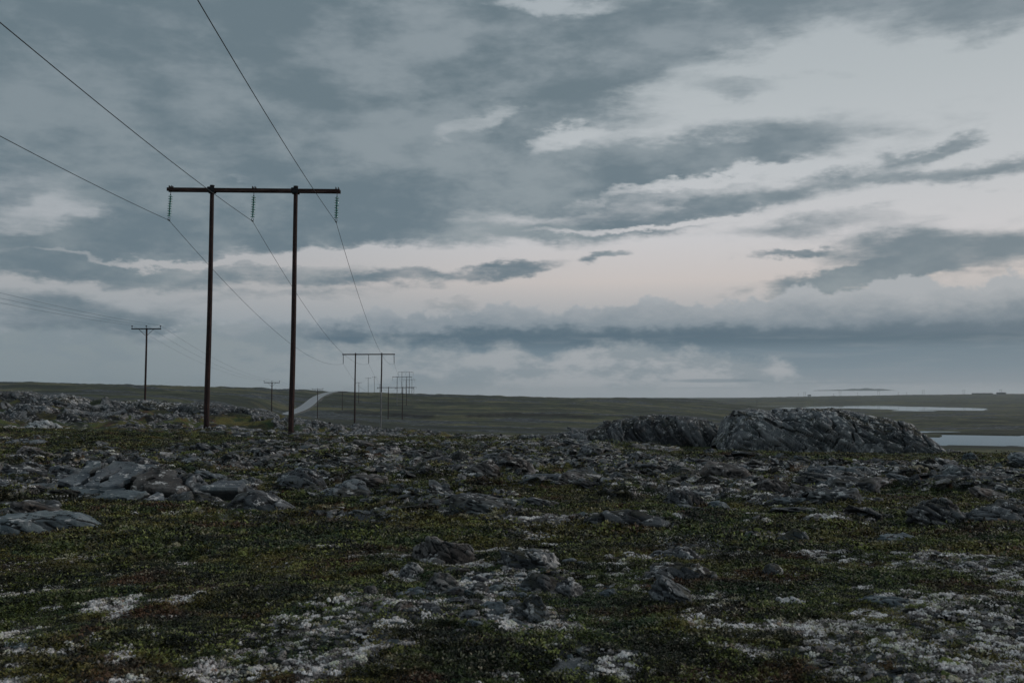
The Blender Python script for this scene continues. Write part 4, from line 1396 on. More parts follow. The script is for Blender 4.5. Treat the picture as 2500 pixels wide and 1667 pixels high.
# ---- slates of the foreground rubble pile
rg = random.Random(91)
slates = []
for i in range(6):
    at = {}
    v, f = rock_shape(1.0, random.uniform(0.5, 0.9), random.uniform(0.14, 0.34), 2600 + i, n=9, planes=7, block=0.07, flat=0.35, attrs=at)
    slates.append([new_mesh('slate', v, f, mt, attrs=at) for mt in (m_rock_blue, m_rock_dark, m_rock_slab, m_rock_brown)])
for i in range(95):
    px = rg.gauss(1190, 110); py = rg.gauss(1475, 48)
    if not (950 < px < 1430 and 1360 < py < 1590):
        continue
    x, D = hit(px, py)
    s_ = rg.uniform(0.07, 0.26) * (D / 9.0)
    o = link('slate', rg.choice(slates)[rg.choice((0, 0, 1, 1, 2, 3))], None, (x, D, zat(x, D) + 0.012), (rg.uniform(-.35, .35), rg.uniform(-.35, .35), rg.uniform(0, 6.28)))
    o.scale = (s_, s_, s_)
    tag(o, 'flat slate piece lying in the foreground rubble pile', 'stone', 'slate pieces of the foreground rubble pile')


# ================================================================== scattered ground cover
def hidden_collection(name, meshes):
    c = bpy.data.collections.new(name)
    for i, me in enumerate(meshes):
        o = bpy.data.objects.new(me.name, me)
        c.objects.link(o)
    return c


def scatter(name, pts, rot, scl, coll, label):
    me = bpy.data.meshes.new(name)
    me.vertices.add(len(pts)); me.vertices.foreach_set('co', np.asarray(pts, np.float32).ravel())
    a = me.attributes.new('rot', 'FLOAT_VECTOR', 'POINT'); a.data.foreach_set('vector', np.asarray(rot, np.float32).ravel())
    a = me.attributes.new('scl', 'FLOAT_VECTOR', 'POINT'); a.data.foreach_set('vector', np.asarray(scl, np.float32).ravel())
    me.update()
    o = link(name, me)
    ng = bpy.data.node_groups.new(name + '_nodes', 'GeometryNodeTree')
    ng.interface.new_socket('Geometry', in_out='INPUT', socket_type='NodeSocketGeometry')
    ng.interface.new_socket('Geometry', in_out='OUTPUT', socket_type='NodeSocketGeometry')
    gi = ng.nodes.new('NodeGroupInput'); go = ng.nodes.new('NodeGroupOutput')
    ci = ng.nodes.new('GeometryNodeCollectionInfo')
    ci.inputs['Collection'].default_value = coll
    ci.inputs['Separate Children'].default_value = True
    ci.inputs['Reset Children'].default_value = True
    ip = ng.nodes.new('GeometryNodeInstanceOnPoints')
    ip.inputs['Pick Instance'].default_value = True
    ra = ng.nodes.new('GeometryNodeInputNamedAttribute'); ra.data_type = 'FLOAT_VECTOR'; ra.inputs['Name'].default_value = 'rot'
    sa = ng.nodes.new('GeometryNodeInputNamedAttribute'); sa.data_type = 'FLOAT_VECTOR'; sa.inputs['Name'].default_value = 'scl'
    e2r = ng.nodes.new('FunctionNodeEulerToRotation')
    L = ng.links.new
    L(gi.outputs[0], ip.inputs['Points'])
    L(ci.outputs[0], ip.inputs['Instance'])
    L(ra.outputs[0], e2r.inputs[0]); L(e2r.outputs[0], ip.inputs['Rotation'])
    L(sa.outputs[0], ip.inputs['Scale'])
    L(ip.outputs[0], go.inputs[0])
    md = o.modifiers.new('scatter', 'NODES')
    md.node_group = ng
    tag(o, label, kind='stuff')
    return o


def tuft_mesh(name, seed, mat, leaves=34, rad=0.07, hgt=0.045, lw=0.012, ll=0.020, spiky=0.5):
    rg = random.Random(seed)
    vs, fs = [], []
    for i in range(leaves):
        a = rg.uniform(0, 6.283); r = rad * math.sqrt(rg.random())
        cx, cy = r * math.cos(a), r * math.sin(a)
        cz = hgt * (1 - (r / rad) ** 2) * rg.uniform(0.35, 1.0)
        d_ = Vector((math.cos(a) * 0.8 + rg.uniform(-.7, .7), math.sin(a) * 0.8 + rg.uniform(-.7, .7), rg.uniform(0, 1) * spiky * 2)).normalized()
        s_ = d_.cross(Vector((rg.uniform(-1, 1), rg.uniform(-1, 1), 0.8))).normalized() * lw * rg.uniform(.6, 1.2) * 0.5
        L_ = ll * rg.uniform(.6, 1.3)
        c = Vector((cx, cy, cz))
        b0 = len(vs)
        vs += [c, c + d_ * L_ * .5 + s_, c + d_ * L_, c + d_ * L_ * .5 - s_]
        fs.append((b0, b0 + 1, b0 + 2, b0 + 3))
    return new_mesh(name, [tuple(v) for v in vs], fs, mat)


import bmesh


def hull_mesh(name, seed, w, dp, h, mat, n=14):
    rg = random.Random(seed)
    bm = bmesh.new()
    for _ in range(n):
        a, b_ = rg.uniform(0, 6.283), rg.uniform(-1, 1)
        r = math.sqrt(1 - b_ * b_) ** 0.5
        bm.verts.new((math.cos(a) * r * w / 2, math.sin(a) * r * dp / 2, (1 if b_ > 0 else -1) * abs(b_) ** 0.4 * h / 2 + rg.uniform(-.1, .1) * h))
    res = bmesh.ops.convex_hull(bm, input=bm.verts)
    bmesh.ops.delete(bm, geom=[v_ for v_ in bm.verts if not v_.link_faces], context='VERTS')
    me = bpy.data.meshes.new(name)
    bm.to_mesh(me); bm.free()
    me.materials.append(mat)
    return me


chips = [hull_mesh('stone_chip', 3000 + i, 0.11, random.uniform(0.05, 0.09), random.uniform(0.012, 0.035), m_stone) for i in range(10)]


def cushion_mesh(name, seed, mat, blobs_=9, rad=0.05, br=0.016):
    """A lichen or moss cushion: a handful of small rounded heads grown together."""
    rg = random.Random(seed)
    vs, fs = [], []
    for _ in range(blobs_):
        a, r = rg.uniform(0, 6.283), rad * math.sqrt(rg.random())
        cx, cy, rr_ = r * math.cos(a), r * math.sin(a), br * rg.uniform(.6, 1.3)
        cz = rr_ * 0.5 + (1 - r / rad) * rad * 0.35
        b0 = len(vs)
        ring = 6
        for lv, (rad_, zz) in enumerate(((1.0, -0.5), (0.95, 0.25), (0.5, 0.85))):
            for k in range(ring):
                an = 6.283 * (k + lv * .5) / ring
                j = rg.uniform(.75, 1.2)
                vs.append((cx + math.cos(an) * rr_ * rad_ * j, cy + math.sin(an) * rr_ * rad_ * j, cz + rr_ * zz * rg.uniform(.8, 1.2)))
        vs.append((cx, cy, cz + rr_ * 1.0))
        for lv in range(2):
            for k in range(ring):
                q, q2 = b0 + lv * ring + k, b0 + lv * ring + (k + 1) % ring
                fs.append((q, q2, q2 + ring, q + ring))
        for k in range(ring):
            fs.append((b0 + 2 * ring + k, b0 + 2 * ring + (k + 1) % ring, b0 + 3 * ring))
    return new_mesh(name, vs, fs, mat)


stone_c = hidden_collection('stone_shapes', chips)
heath = hidden_collection('heath_shapes', [tuft_mesh('heath_tuft', i, m_tuft) for i in range(5)] + [tuft_mesh('heath_mat', 20 + i, m_tuft, 60, 0.11, 0.035, 0.013, 0.022, 0.3) for i in range(2)]
                          + [tuft_mesh('grass_tuft', 30 + i, m_tuft, 26, 0.04, 0.01, 0.005, 0.045, 1.0) for i in range(1)] + [cushion_mesh('moss_cushion', 35, m_tuft, 16, 0.055, 0.013)])
lichen_c = hidden_collection('lichen_shapes', [cushion_mesh('lichen_cushion', 40 + i, m_lich, 15 + i, 0.045, 0.0095) for i in range(6)])


def sample_ring(n, r0, r1, bias=1.0):
    """Points over the visible fan, uniform in area."""
    u = RNG.random(n)
    r = np.sqrt(r0 ** 2 + (r1 ** 2 - r0 ** 2) * u)
    a = np.radians(RNG.uniform(-31, 31, n))
    return r * np.sin(a), r * np.cos(a)


def add_scatter(lst, n, r0, r1, keepf, s0, s1, flat=1.0, tilt=0.25, lift=0.0):
    x, y = sample_ring(n, r0, r1)
    L_, R_ = masks(x, y)
    k = RNG.random(n) < keepf(L_, R_, x, y)
    x, y = x[k], y[k]
    z = Z(x, y) + plates(x, y) + lift
    m = len(x)
    s = RNG.uniform(s0, s1, m) * (0.75 + 0.6 * vn2(x / 0.7, y / 0.7, 191))
    lst[0].append(np.stack([x, y, z], 1))
    lst[1].append(np.stack([RNG.uniform(-tilt, tilt, m), RNG.uniform(-tilt, tilt, m), RNG.uniform(0, 6.283, m)], 1))
    lst[2].append(np.stack([s, s * RNG.uniform(.8, 1.2, m), s * flat], 1))


veg_keep = lambda L_, R_, x, y: np.clip(1.0 - 1.0 * sstep(L_, 0.5, 0.9) - 0.85 * sstep(R_, 0.45, 0.8), 0.06, 1)
A1 = ([], [], [])
add_scatter(A1, 80000, 4.6, 11, veg_keep, 0.45, 1.05)
add_scatter(A1, 90000, 11, 24, veg_keep, 0.8, 1.9)
add_scatter(A1, 42000, 24, 56, veg_keep, 2.0, 4.0, flat=0.7)
scatter('heath', *[np.concatenate(q) for q in A1], heath, 'low green and russet heath leaves covering the near ground')
A2 = ([], [], [])
lk = lambda L_, R_, x, y: sstep(L_, 0.40, 0.75) * 0.95 + 0.015 + 0.20 * sstep(fbm2(x / 1.4, y / 1.4, 181, 4) + 0.5 * fbm2(x / 0.3, y / 0.3, 183, 2), -0.1, 0.4)
add_scatter(A2, 120000, 4.6, 14, lk, 0.35, 1.0)
add_scatter(A2, 70000, 14, 30, lk, 0.6, 1.7)
add_scatter(A2, 40000, 30, 60, lk, 1.1, 2.6, flat=0.7)
scatter('lichen', *[np.concatenate(q) for q in A2], lichen_c, 'whitish reindeer lichen growing in patches over the near ground')
A3 = ([], [], [])
sk = lambda L_, R_, x, y: sstep(R_, 0.45, 0.9) * (0.25 + 0.75 * sstep(fbm2(x / 0.8, y / 0.8, 171, 3), -0.1, 0.35)) + 0.004
add_scatter(A3, 26000, 4.6, 14, sk, 0.25, 1.2, tilt=0.5)
add_scatter(A3, 22000, 14, 34, sk, 0.5, 2.4, tilt=0.5)
add_scatter(A3, 16000, 15, 40, lambda L_, R_, x, y: sstep(R_, 0.4, 0.8) * 0.8 + 0.02 * sstep(np.hypot(x, y), 16, 20), 1.0, 4.2, flat=0.9, tilt=0.5, lift=0.01)
add_scatter(A3, 9000, 34, 92, sk, 0.8, 3.6, tilt=0.5)
scatter('rubble', *[np.concatenate(q) for q in A3], stone_c, 'loose slate chips and small stones between the rocks')


# ================================================================== power lines
m_pole, nb, b = new_mat('tarred_wood')
tcn = nb.n.new('ShaderNodeTexCoord')
ob = tcn.outputs['Object']
g1 = nb.noise(nb.vm('MULTIPLY', ob, (14, 14, 0.9)), 1.0, 5, 0.65)
g2 = nb.noise(nb.vm('MULTIPLY', ob, (60, 60, 3.0)), 1.0, 4, 0.6)
c = nb.ramp(g1, [(0.32, (0.014, 0.011, 0.011)), (0.52, (0.052, 0.024, 0.021)), (0.70, (0.13, 0.056, 0.045))])
c = nb.mix(nb.mr(g2, 0.62, 0.42, 0, 0.7), c, (0.008, 0.007, 0.008, 1))
nb.put(b.inputs['Base Color'], c)
b.inputs['Roughness'].default_value = 0.7
bump(nb, b, g2, 0.5, 0.01)
m_beam, nb, b = new_mat('weathered_beam')
ob = nb.n.new('ShaderNodeTexCoord').outputs['Object']
g1 = nb.noise(nb.vm('MULTIPLY', ob, (1.2, 14, 14)), 1.0, 5, 0.65)
c = nb.ramp(g1, [(0.32, (0.016, 0.012, 0.012)), (0.52, (0.055, 0.030, 0.026)), (0.70, (0.12, 0.07, 0.058))])
nb.put(b.inputs['Base Color'], c)
m_polegrey, nb, b = new_mat('bleached_wood')
ob = nb.n.new('ShaderNodeTexCoord').outputs['Object']
g1 = nb.noise(nb.vm('MULTIPLY', ob, (10, 10, 0.7)), 1.0, 5, 0.65)
nb.put(b.inputs['Base Color'], nb.ramp(g1, [(0.35, (0.10, 0.10, 0.10)), (0.6, (0.30, 0.30, 0.30))]))
m_iron, nb, b = new_mat('dark_iron')
b.inputs['Base Color'].default_value = (0.02, 0.022, 0.024, 1)
b.inputs['Metallic'].default_value = 0.6
b.inputs['Roughness'].default_value = 0.55
m_glass, nb, b = new_mat('green_glass')
b.inputs['Base Color'].default_value = (0.22, 0.80, 0.66, 1)
b.inputs['Roughness'].default_value = 0.15
b.inputs['Transmission Weight'].default_value = 0.6
b.inputs['Specular IOR Level'].default_value = 0.5
m_wire, nb, b = new_mat('aluminium_wire')
b.inputs['Base Color'].default_value = (0.04, 0.045, 0.05, 1)
b.inputs['Roughness'].default_value = 0.6


def tube(pts, radii, seg=10, cap=True):
    pts = [Vector(p_) for p_ in pts]
    vs, fs = [], []
    n = len(pts)
    for i, p_ in enumerate(pts):
        t = (pts[min(i + 1, n - 1)] - pts[max(i - 1, 0)]).normalized()
        up = Vector((0, 0, 1)) if abs(t.z) < 0.9 else Vector((0, 1, 0))
        a = t.cross(up).normalized(); b_ = t.cross(a).normalized()
        r = radii[i] if hasattr(radii, '__len__') else radii
        for k in range(seg):
            an = 2 * math.pi * k / seg
            vs.append(p_ + a * math.cos(an) * r + b_ * math.sin(an) * r)
    for i in range(n - 1):
        for k in range(seg):
            k2 = (k + 1) % seg
            fs.append((i * seg + k, i * seg + k2, (i + 1) * seg + k2, (i + 1) * seg + k))
    if cap:
        fs.append(tuple(range(seg))[::-1])
        fs.append(tuple((n - 1) * seg + k for k in range(seg)))
    return [tuple(v) for v in vs], fs


def box(cx, cy, cz, sx_, sy_, sz_):
    vs = [(cx + a * sx_ / 2, cy + b_ * sy_ / 2, cz + c_ * sz_ / 2) for a in (-1, 1) for b_ in (-1, 1) for c_ in (-1, 1)]
    fs = [(0, 1, 3, 2), (4, 6, 7, 5), (0, 4, 5, 1), (2, 3, 7, 6), (0, 2, 6, 4), (1, 5, 7, 3)]
    return vs, fs


def join(parts):
    V_, F_ = [], []
    for v, f in parts:
        o_ = len(V_)
        V_ += list(v)
        F_ += [tuple(i + o_ for i in q) for q in f]
    return V_, F_


def lathe(prof, seg=14):
    vs, fs = [], []
    n = len(prof)
    for r, z in prof:
        for k in range(seg):
            a = 2 * math.pi * k / seg
            vs.append((r * math.cos(a), r * math.sin(a), z))
    for i in range(n - 1):
        for k in range(seg):
            k2 = (k + 1) % seg
            fs.append((i * seg + k, i * seg + k2, (i + 1) * seg + k2, (i + 1) * seg + k))
    return vs, fs


def pole_mesh(base, top, r0, r1, seed, mat, seg=12, nseg=14, grey=0):
    rg = random.Random(seed)
    base, top = Vector(base), Vector(top)
    ph = rg.uniform(0, 6)
    pts, rad = [], []
    for i in range(nseg + 1):
        t = i / nseg
        p_ = base.lerp(top, t)
        p_.x += 0.05 * math.sin(t * 4.2 + ph) * (1 - t) * min(1, t * 4)
        pts.append(p_); rad.append(r0 + (r1 - r0) * t + rg.uniform(-0.004, 0.004))
    v, f = tube(pts, rad, seg)
    me = new_mesh('leg', v, f, mat, True)
    return me


disc_prof = [(0.0, 0.045), (0.04, 0.045), (0.045, 0.02), (0.127, -0.012), (0.130, -0.022), (0.118, -0.024), (0.085, -0.012), (0.06, -0.020), (0.035, -0.006), (0.0, -0.006)]
disc_me = new_mesh('disc', *lathe(disc_prof, 18), m_glass, True)
cap_me = new_mesh('cap', *lathe([(0.0, 0.10), (0.022, 0.098), (0.034, 0.075), (0.036, 0.02), (0.022, -0.005), (0.014, -0.04), (0.0, -0.04)], 10), m_iron, True)


def make_portal(px_c, D, lbase, rbase, arm_py, label, spacing=4.72, arm=9.72, yaw=0.0, discs=9, clampdrop=1.62, seed=0, detail=True, group='wooden portals of the big power line', leg_r=(0.165, 0.115), right_grey=False, roll=0.0, strain=False, left_grey=False, swing=-0.05):
    """H-frame: lbase / rbase foot heights (world z), arm centre height from the photo row."""
    c = P(px_c, arm_py, D)
    root = bpy.data.objects.new('wooden_portal', None)
    COL.objects.link(root)
    zb = (lbase + rbase) / 2
    root.location = (c.x, D, zb)
    root.rotation_euler = (0, 0, yaw)
    tag(root, label, 'power line portal', group)
    ah = c.z - zb
    hs = spacing / 2
    for sgn, zfoot, gr in ((-1, lbase, left_grey), (1, rbase, right_grey)):
        dx_ = -0.10 if sgn < 0 else -0.12
        foot = (sgn * hs + dx_, 0, zfoot - zb - 0.5)
        topp = (sgn * hs, 0, ah + 0.26 + sgn * roll * hs)
        if gr:
            mid = Vector(foot).lerp(Vector(topp), 0.52)
            lg = link('leg', pole_mesh(mid, topp, (leg_r[0] + leg_r[1]) / 2, leg_r[1], seed + sgn, m_pole), root)
            lw_ = link('leg_foot', pole_mesh(foot, mid, leg_r[0], (leg_r[0] + leg_r[1]) / 2, seed + sgn, m_polegrey), lg)
            lw_['label'] = 'bleached pale grey lower half of the leg'
        else:
            lg = link('leg', pole_mesh(foot, topp, leg_r[0], leg_r[1], seed + sgn, m_pole), root)
        if detail:
            v, f = join([lathe([(0.0, ah + 0.285), (leg_r[1] + 0.02, ah + 0.28), (leg_r[1] + 0.02, ah + 0.22)], 12)])
            cp = link('cap', new_mesh('cap', v, f, m_iron, True), lg)
            cp.location = (sgn * hs, 0, sgn * roll * hs)
            # through bolts and clamp plates where the beam crosses the leg
            v, f = join([box(sgn * hs, -0.215, ah + sgn * roll * hs, 0.34, 0.03, 0.32), box(sgn * hs, 0.215, ah + sgn * roll * hs, 0.34, 0.03, 0.32),
                         box(sgn * hs - 0.19, 0, ah + sgn * roll * hs, 0.06, 0.46, 0.30)])
            link('clamp_plate', new_mesh('clamp_plate', v, f, m_iron), root)
    # twin-plank crossarm
    for yy in (-0.155, 0.155):
        v, f = box(0, yy, 0, arm, 0.085, 0.19)
        v = [(a, b_, ah + c_ + a * roll) for a, b_, c_ in v]
        link('crossarm', new_mesh('crossarm', v, f, m_beam), root)
    clamps = []
    for k, xo in enumerate((-arm / 2 + 0.17, 0.0, arm / 2 - 0.17)):
        zt = ah - 0.11 + xo * roll
        st = bpy.data.objects.new('insulator_string', None)
        COL.objects.link(st)
        st.parent = root
        st.location = (xo, 0, zt)
        tilt = swing + 0.01 * k
        if strain:
            st.rotation_euler = (0, 0, 0)
            v, f = join([tube([(0, -0.2, 0), (0, -1.4, -0.08)], 0.05, 6), tube([(0, 0.2, 0), (0, 1.4, -0.08)], 0.05, 6), tube([(0, -1.4, -0.1), (0, -0.6, -0.55), (0, 0.6, -0.55), (0, 1.4, -0.1)], 0.02, 5)])
            link('insulator', new_mesh('insulator', v, f, m_iron), st)
            clamps.append(root.matrix_basis @ Vector((xo, 0, zt - 0.1)))
            continue
        st.rotation_euler = (0, -tilt, 0)
        if detail:
            v, f = join([tube([(0, 0, 0.12), (0, 0, -0.16)], 0.016, 6), box(-0.07, 0, 0.26, 0.022, 0.36, 0.14), box(0.07, 0, 0.26, 0.022, 0.36, 0.14)])
            link('hanger', new_mesh('hanger', v, f, m_iron), st)
            for i in range(discs):
                zz = -0.26 - i * 0.138
                dd = bpy.data.objects.new('disc', disc_me); COL.objects.link(dd); dd.parent = st; dd.location = (0, 0, zz)
                cc = bpy.data.objects.new('cap', cap_me); COL.objects.link(cc); cc.parent = st; cc.location = (0, 0, zz + 0.015)
            zc = -0.26 - discs * 0.138
            ring = [(0.06 * math.cos(a), 0, zc - 0.03 + 0.075 * math.sin(a)) for a in np.linspace(0, 2 * math.pi, 13)]
            v, f = join([tube(ring, 0.014, 6, False), tube([(0, -0.16, zc - 0.11), (0, -0.05, zc - 0.125), (0, 0.05, zc - 0.125), (0, 0.16, zc - 0.11)], 0.032, 8)])
            link('clamp', new_mesh('clamp', v, f, m_iron), st)
            cl = zc - 0.12
        else:
            v, f = join([tube([(0, 0, 0), (0, 0, -clampdrop)], 0.045, 6)] + [lathe([(0.05, -0.3 - q * 0.14), (0.12, -0.32 - q * 0.14), (0.05, -0.34 - q * 0.14)], 8) for q in range(8)])
            link('insulator', new_mesh('insulator', v, f, m_iron), st)
            cl = -clampdrop
        R = Euler((0, -tilt, 0)).to_matrix() @ Vector((0, 0, cl))
        clamps.append(root.matrix_basis @ (Vector((xo, 0, zt)) + R))
    root['n'] = 3
    del root['n']
    return root, clamps


def zrel(px, py, D):
    return P(px, py, D).z


LINE_YAW = math.radians(4.5)
p1, c1 = make_portal(620, 55.6, zrel(510, 1052, 55.6), zrel(717, 1068, 55.6), 465.5, 'nearest and tallest wooden portal, with green glass insulator strings', seed=1, roll=-0.010)
p2, c2 = make_portal(900, 184, zrel(867, 1046, 184), zrel(931, 1053, 184), 865, 'second nearest wooden portal, its right leg bleached pale below', spacing=4.85, arm=9.72, seed=5, detail=False, right_grey=True, roll=0.003, swing=0.0)
p3, c3 = make_portal(966, 329, zrel(941, 1024, 329), zrel(975, 1027, 329), 946, 'low wide portal in the valley behind the second portal', spacing=4.7, arm=12.2, seed=9, detail=False, strain=True)
p4, c4 = make_portal(981.5, 497, zrel(970, 993, 497), zrel(993, 990, 497), 920, 'portal on the far slope with one pale leg, left of the skyline portals', spacing=4.75, seed=13, detail=False, left_grey=True, swing=0)
p5, c5 = make_portal(990.5, 635, zrel(982, 960, 635), zrel(1000, 960, 635), 908.5, 'tallest portal on the skyline of the far ridge', spacing=4.75, seed=17, detail=False, swing=0)
p6, c6 = make_portal(998.5, 790, zrel(991, 968, 790), zrel(1005.5, 968, 790), 926.5, 'middle portal on the skyline of the far ridge', spacing=4.75, seed=21, detail=False, swing=0)
p7, c7 = make_portal(1004.5, 950, zrel(996, 975, 950), zrel(1008, 975, 950), 945, 'lowest portal on the skyline, just clearing the far ridge', spacing=4.75, seed=25, detail=False, swing=0)

CL = [c1, c2, c3, c4, c5, c6, c7]
# clamp points of the span overhead, behind the camera
back = [Vector((-2.3 + o_, -73.0, zrel(620, 541, 55.6) + 1.0)) for o_ in (-4.7, 0, 4.7)]


def span(a, b_, sag, n=22):
    out = []
    for i in range(n + 1):
        t = i / n
        p_ = a.lerp(b_, t)
        p_.z -= 4 * sag * t * (1 - t)
        out.append(p_)
    return out


WL = ['leftmost of the three thick wires of the big power line', 'middle one of the three thick wires of the big power line', 'rightmost of the three thick wires of the big power line']
for k in range(3):
    pts = span(back[k], CL[0][k], 2.3, 34)
    sags = [2.6, 2.9, 2.2, 1.6, 2.0, 2.0]
    for i in range(6):
        pts += span(CL[i][k], CL[i + 1][k], sags[i])[1:]
    v, f = tube(pts, 0.0135, 6)
    o = link('power_wire', new_mesh('power_wire', v, f, m_wire, True))
    tag(o, WL[k], 'power line wire', 'wires of the big power line')


def make_small_pole(px, D, arm_py, base_py, label, arm=3.2, braces=True, group='small single poles of the side line', seed=0, name='utility_pole'):
    c = P(px, arm_py, D)
    zb = zrel(px, base_py, D)
    zb = min(zb, zat(c.x, D)) if D < 300 else zb
    root = bpy.data.objects.new(name, None)
    COL.objects.link(root)
    root.location = (c.x, D, zb)
    tag(root, label, 'utility pole', group)
    ah = c.z - zb
    me = pole_mesh((0, 0, -0.5), (0, 0, ah + 0.10), 0.125, 0.10, seed, m_pole, seg=8, nseg=6)
    me.name = 'pole'
    link('pole', me, root)
    link('crossarm', new_mesh('crossarm', *box(0, -0.15, ah, arm, 0.10, 0.12), m_iron), root)
    if braces:
        for s in (-1, 1):
            link('brace', new_mesh('brace', *tube([(s * arm * 0.26, -0.15, ah - 0.03), (s * 0.08, -0.12, ah - 0.72)], 0.025, 5), m_iron), root)
    tips = []
    for xo in (-arm / 2 + 0.06, 0, arm / 2 - 0.06):
        v, f = join([tube([(xo, -0.15, ah + 0.05), (xo, -0.15, ah + 0.26)], 0.022, 5), lathe([(0.03, 0), (0.085, 0.02), (0.05, 0.06), (0.085, 0.09), (0.04, 0.14), (0.0, 0.15)], 8)])
        n0 = len(tube([(xo, -0.15, ah + 0.05), (xo, -0.15, ah + 0.26)], 0.022, 5)[0])
        v = [q if i < n0 else (q[0] + xo, q[1] - 0.15, q[2] + ah + 0.22) for i, q in enumerate(v)]
        link('pin_insulator', new_mesh('pin_insulator', v, f, m_iron), root)
        tips.append(Vector((c.x + xo, D - 0.15, c.z + 0.38)))
    return root, tips


SP_ = [
    (358, 108, 803, 985, 'nearest small pole with braced crossarm behind the left ridge'),
    (664, 200, 934, 1010, 'second small pole with braced crossarm, left of the road'),
    (775.5, 288, 950.5, 1026, 'small pole standing before the road bend, its arm at the skyline'),
    (836, 400, 957, 1012, 'small pole right of the road, arm below the skyline'),
    (876, 497, 934, 985, 'small pole on the far slope between the second portal legs'),
    (899, 593, 923, 962, 'taller small pole near the ridge top'),
    (914, 678, 920, 956, 'small pole standing on top of the ridge'),
    (927, 773, 938.5, 960, 'farthest small pole, its arm just above the ridge beside the second portal'),
]
T = []
for i, (px, D, a, b_, lab) in enumerate(SP_):
    _, tips = make_small_pole(px, D, a, b_, lab, seed=50 + i, braces=i < 4)
    T.append(tips)
backs = [Vector((-30.8 + o_, 15.0, T[0][1].z + 0.3)) for o_ in (-1.6, 0, 1.6)]
for k in range(3):
    pts = span(backs[k], T[0][k], 0.9)
    for i in range(len(T) - 1):
        pts += span(T[i][k], T[i + 1][k], (1.3, 1.0, 1.2, 0.8, 0.8, 0.8, 0.8)[i], 12)[1:]
    v, f = tube(pts, 0.008, 5)
    o = link('power_wire', new_mesh('power_wire', v, f, m_wire, True))
    tag(o, ('lowest', 'middle', 'highest')[k] + ' of the three thin wires running from the left edge to the small poles', 'power line wire', 'wires of the side line')

# ---- distant line and huts on the right-hand horizon
m_mist, nb, b = new_mat('far_wood')
b.inputs['Base Color'].default_value = (0.05, 0.05, 0.055, 1)
DF = 2800.0


def far_portal(px, label):
    x = (px - 1250) / F * DF
    z0 = zat(x, DF)
    root = bpy.data.objects.new('wooden_portal', None)
    COL.objects.link(root); root.location = (x, DF, z0)
    tag(root, label, 'power line portal', 'tiny portals on the far right horizon')
    for s in (-1, 1):
        link('leg', new_mesh('leg', *tube([(s * 2.4, 0, -1), (s * 2.4, 0, 13)], 0.28, 5), m_mist), root)
    link('crossarm', new_mesh('crossarm', *box(0, 0, 12.4, 9.7, 0.4, 0.4), m_mist), root)


for px, lab in ((1964, 'tiny portal farthest left on the right-hand horizon, by the white hut'), (2050, 'tiny portal second from the left on the right-hand horizon'), (2144, 'tiny portal third from the left on the right-hand horizon'),
                (2253, 'tiny portal fourth from the left, left of the long low sheds'), (2352, 'tiny portal directly left of the long low sheds'), (2442, 'tiny portal rising over the rightmost low shed')):
    far_portal(px, lab)
for px, D, h, lab in ((1847, 1500, 8, 'lone mast on the near horizon left of the long lake'), (1948, 2700, 9, 'tiny single pole left of the white hut'), (2034, 2700, 8, 'tiny single pole between the second portals'),
                      (2093, 2700, 9, 'tiny single pole in the middle of the right horizon'), (2192, 2700, 9, 'tiny single pole right of the third tiny portal'), (2212, 2700, 8, 'tiny single pole before the fourth tiny portal')):
    x = (px - 1250) / F * D
    o = link('utility_pole', new_mesh('utility_pole', *join([tube([(0, 0, -1), (0, 0, h)], 0.25 if D > 2000 else 0.22, 5), box(0, 0, h - 0.4, 3 if D > 2000 else 0.6, 0.3, 0.3)]), m_mist), None, (x, D, zat(x, D)))
    tag(o, lab, 'utility pole')

m_shed, nb, b = new_mat('shed_wall')
b.inputs['Base Color'].default_value = (0.07, 0.075, 0.08, 1)
m_hut, nb, b = new_mat('white_hut_wall')
b.inputs['Base Color'].default_value = (0.75, 0.75, 0.74, 1)


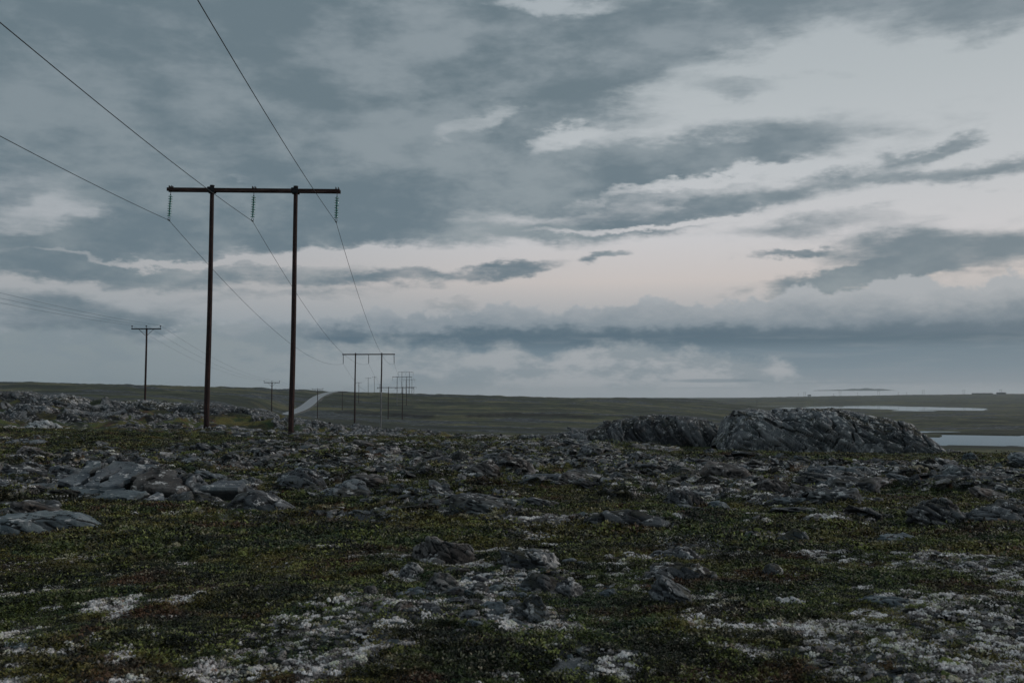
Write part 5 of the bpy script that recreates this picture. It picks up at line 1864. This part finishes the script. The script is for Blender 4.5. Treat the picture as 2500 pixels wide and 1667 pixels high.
def shed(px, wpx, h, mat, label, D=2880.0):
    x = (px - 1250) / F * D
    w = wpx * D / F
    root = bpy.data.objects.new('building', None)
    COL.objects.link(root); root.location = (x, D, zat(x, D) - 0.3)
    tag(root, label, 'building')
    link('wall', new_mesh('wall', *box(0, 0, h / 2, w, 10, h), mat), root)
    vs = [(-w / 2 - .5, -5.5, h + .01), (w / 2 + .5, -5.5, h + .01), (w / 2 + .5, 5.5, h + .01), (-w / 2 - .5, 5.5, h + .01), (-w / 2 - .5, 0, h + 2.0), (w / 2 + .5, 0, h + 2.0)]
    link('roof', new_mesh('roof', vs, [(0, 1, 5, 4), (2, 3, 4, 5), (0, 4, 3), (1, 2, 5), (0, 3, 2, 1)], m_shed), root)


shed(2386, 26, 2.2, m_shed, 'left one of the long low dark sheds on the far right horizon')
shed(2411, 20, 2.0, m_shed, 'middle long low dark shed on the far right horizon')
shed(2443, 20, 3.0, m_shed, 'rightmost low dark shed on the far horizon')
shed(1975, 6, 3.0, m_hut, 'tiny white hut on the far horizon above the long lake', D=2750.0)

# ---- hill sliver in the fog
vs, fs = [], []
n = 40
for i in range(n + 1):
    t = i / n
    px = 2000 + 175 * t
    hgt = math.sin(math.pi * t) ** 0.8 * 7 + (12 * max(0, math.sin(math.pi * (t - 0.35) / 0.65)) if t > 0.35 else 0)
    hgt *= 0.9 + 0.2 * math.sin(t * 31)
    a = P(px, 951, 8600)
    for yy, zz in ((-160, -3), (-80, hgt * .8), (0, hgt), (120, hgt * .7), (200, -3)):
        vs.append((a.x, 8600 + yy, a.z - 6 + zz))
for i in range(n):
    for j in range(4):
        q = i * 5 + j
        fs.append((q, q + 5, q + 6, q + 1))
m_hill, nb, b = new_mat('far_hill')
b.inputs['Base Color'].default_value = (0.06, 0.07, 0.065, 1)
isl = link('hill', new_mesh('hill', vs, fs, m_hill, True))
tag(isl, 'faint low hill sliver showing through the fog', kind='structure')

# ================================================================== haze
m_haze = bpy.data.materials.new('haze')
m_haze.use_nodes = True
ht = m_haze.node_tree
ht.nodes.clear()
ho = ht.nodes.new('ShaderNodeOutputMaterial')
hv = ht.nodes.new('ShaderNodeVolumePrincipled')
hv.inputs['Color'].default_value = (0.84, 0.95, 1.0, 1)
hv.inputs['Density'].default_value = 0.00008
hv.inputs['Anisotropy'].default_value = 0.2
ht.links.new(hv.outputs[0], ho.inputs['Volume'])
hz = link('haze', new_mesh('haze', *box(0, 0, (-24.0 + 66.0) / 2, 18600, 18600, 90.0), m_haze))
tag(hz, 'thin cold haze lying over the moor and the far horizon', kind='stuff')
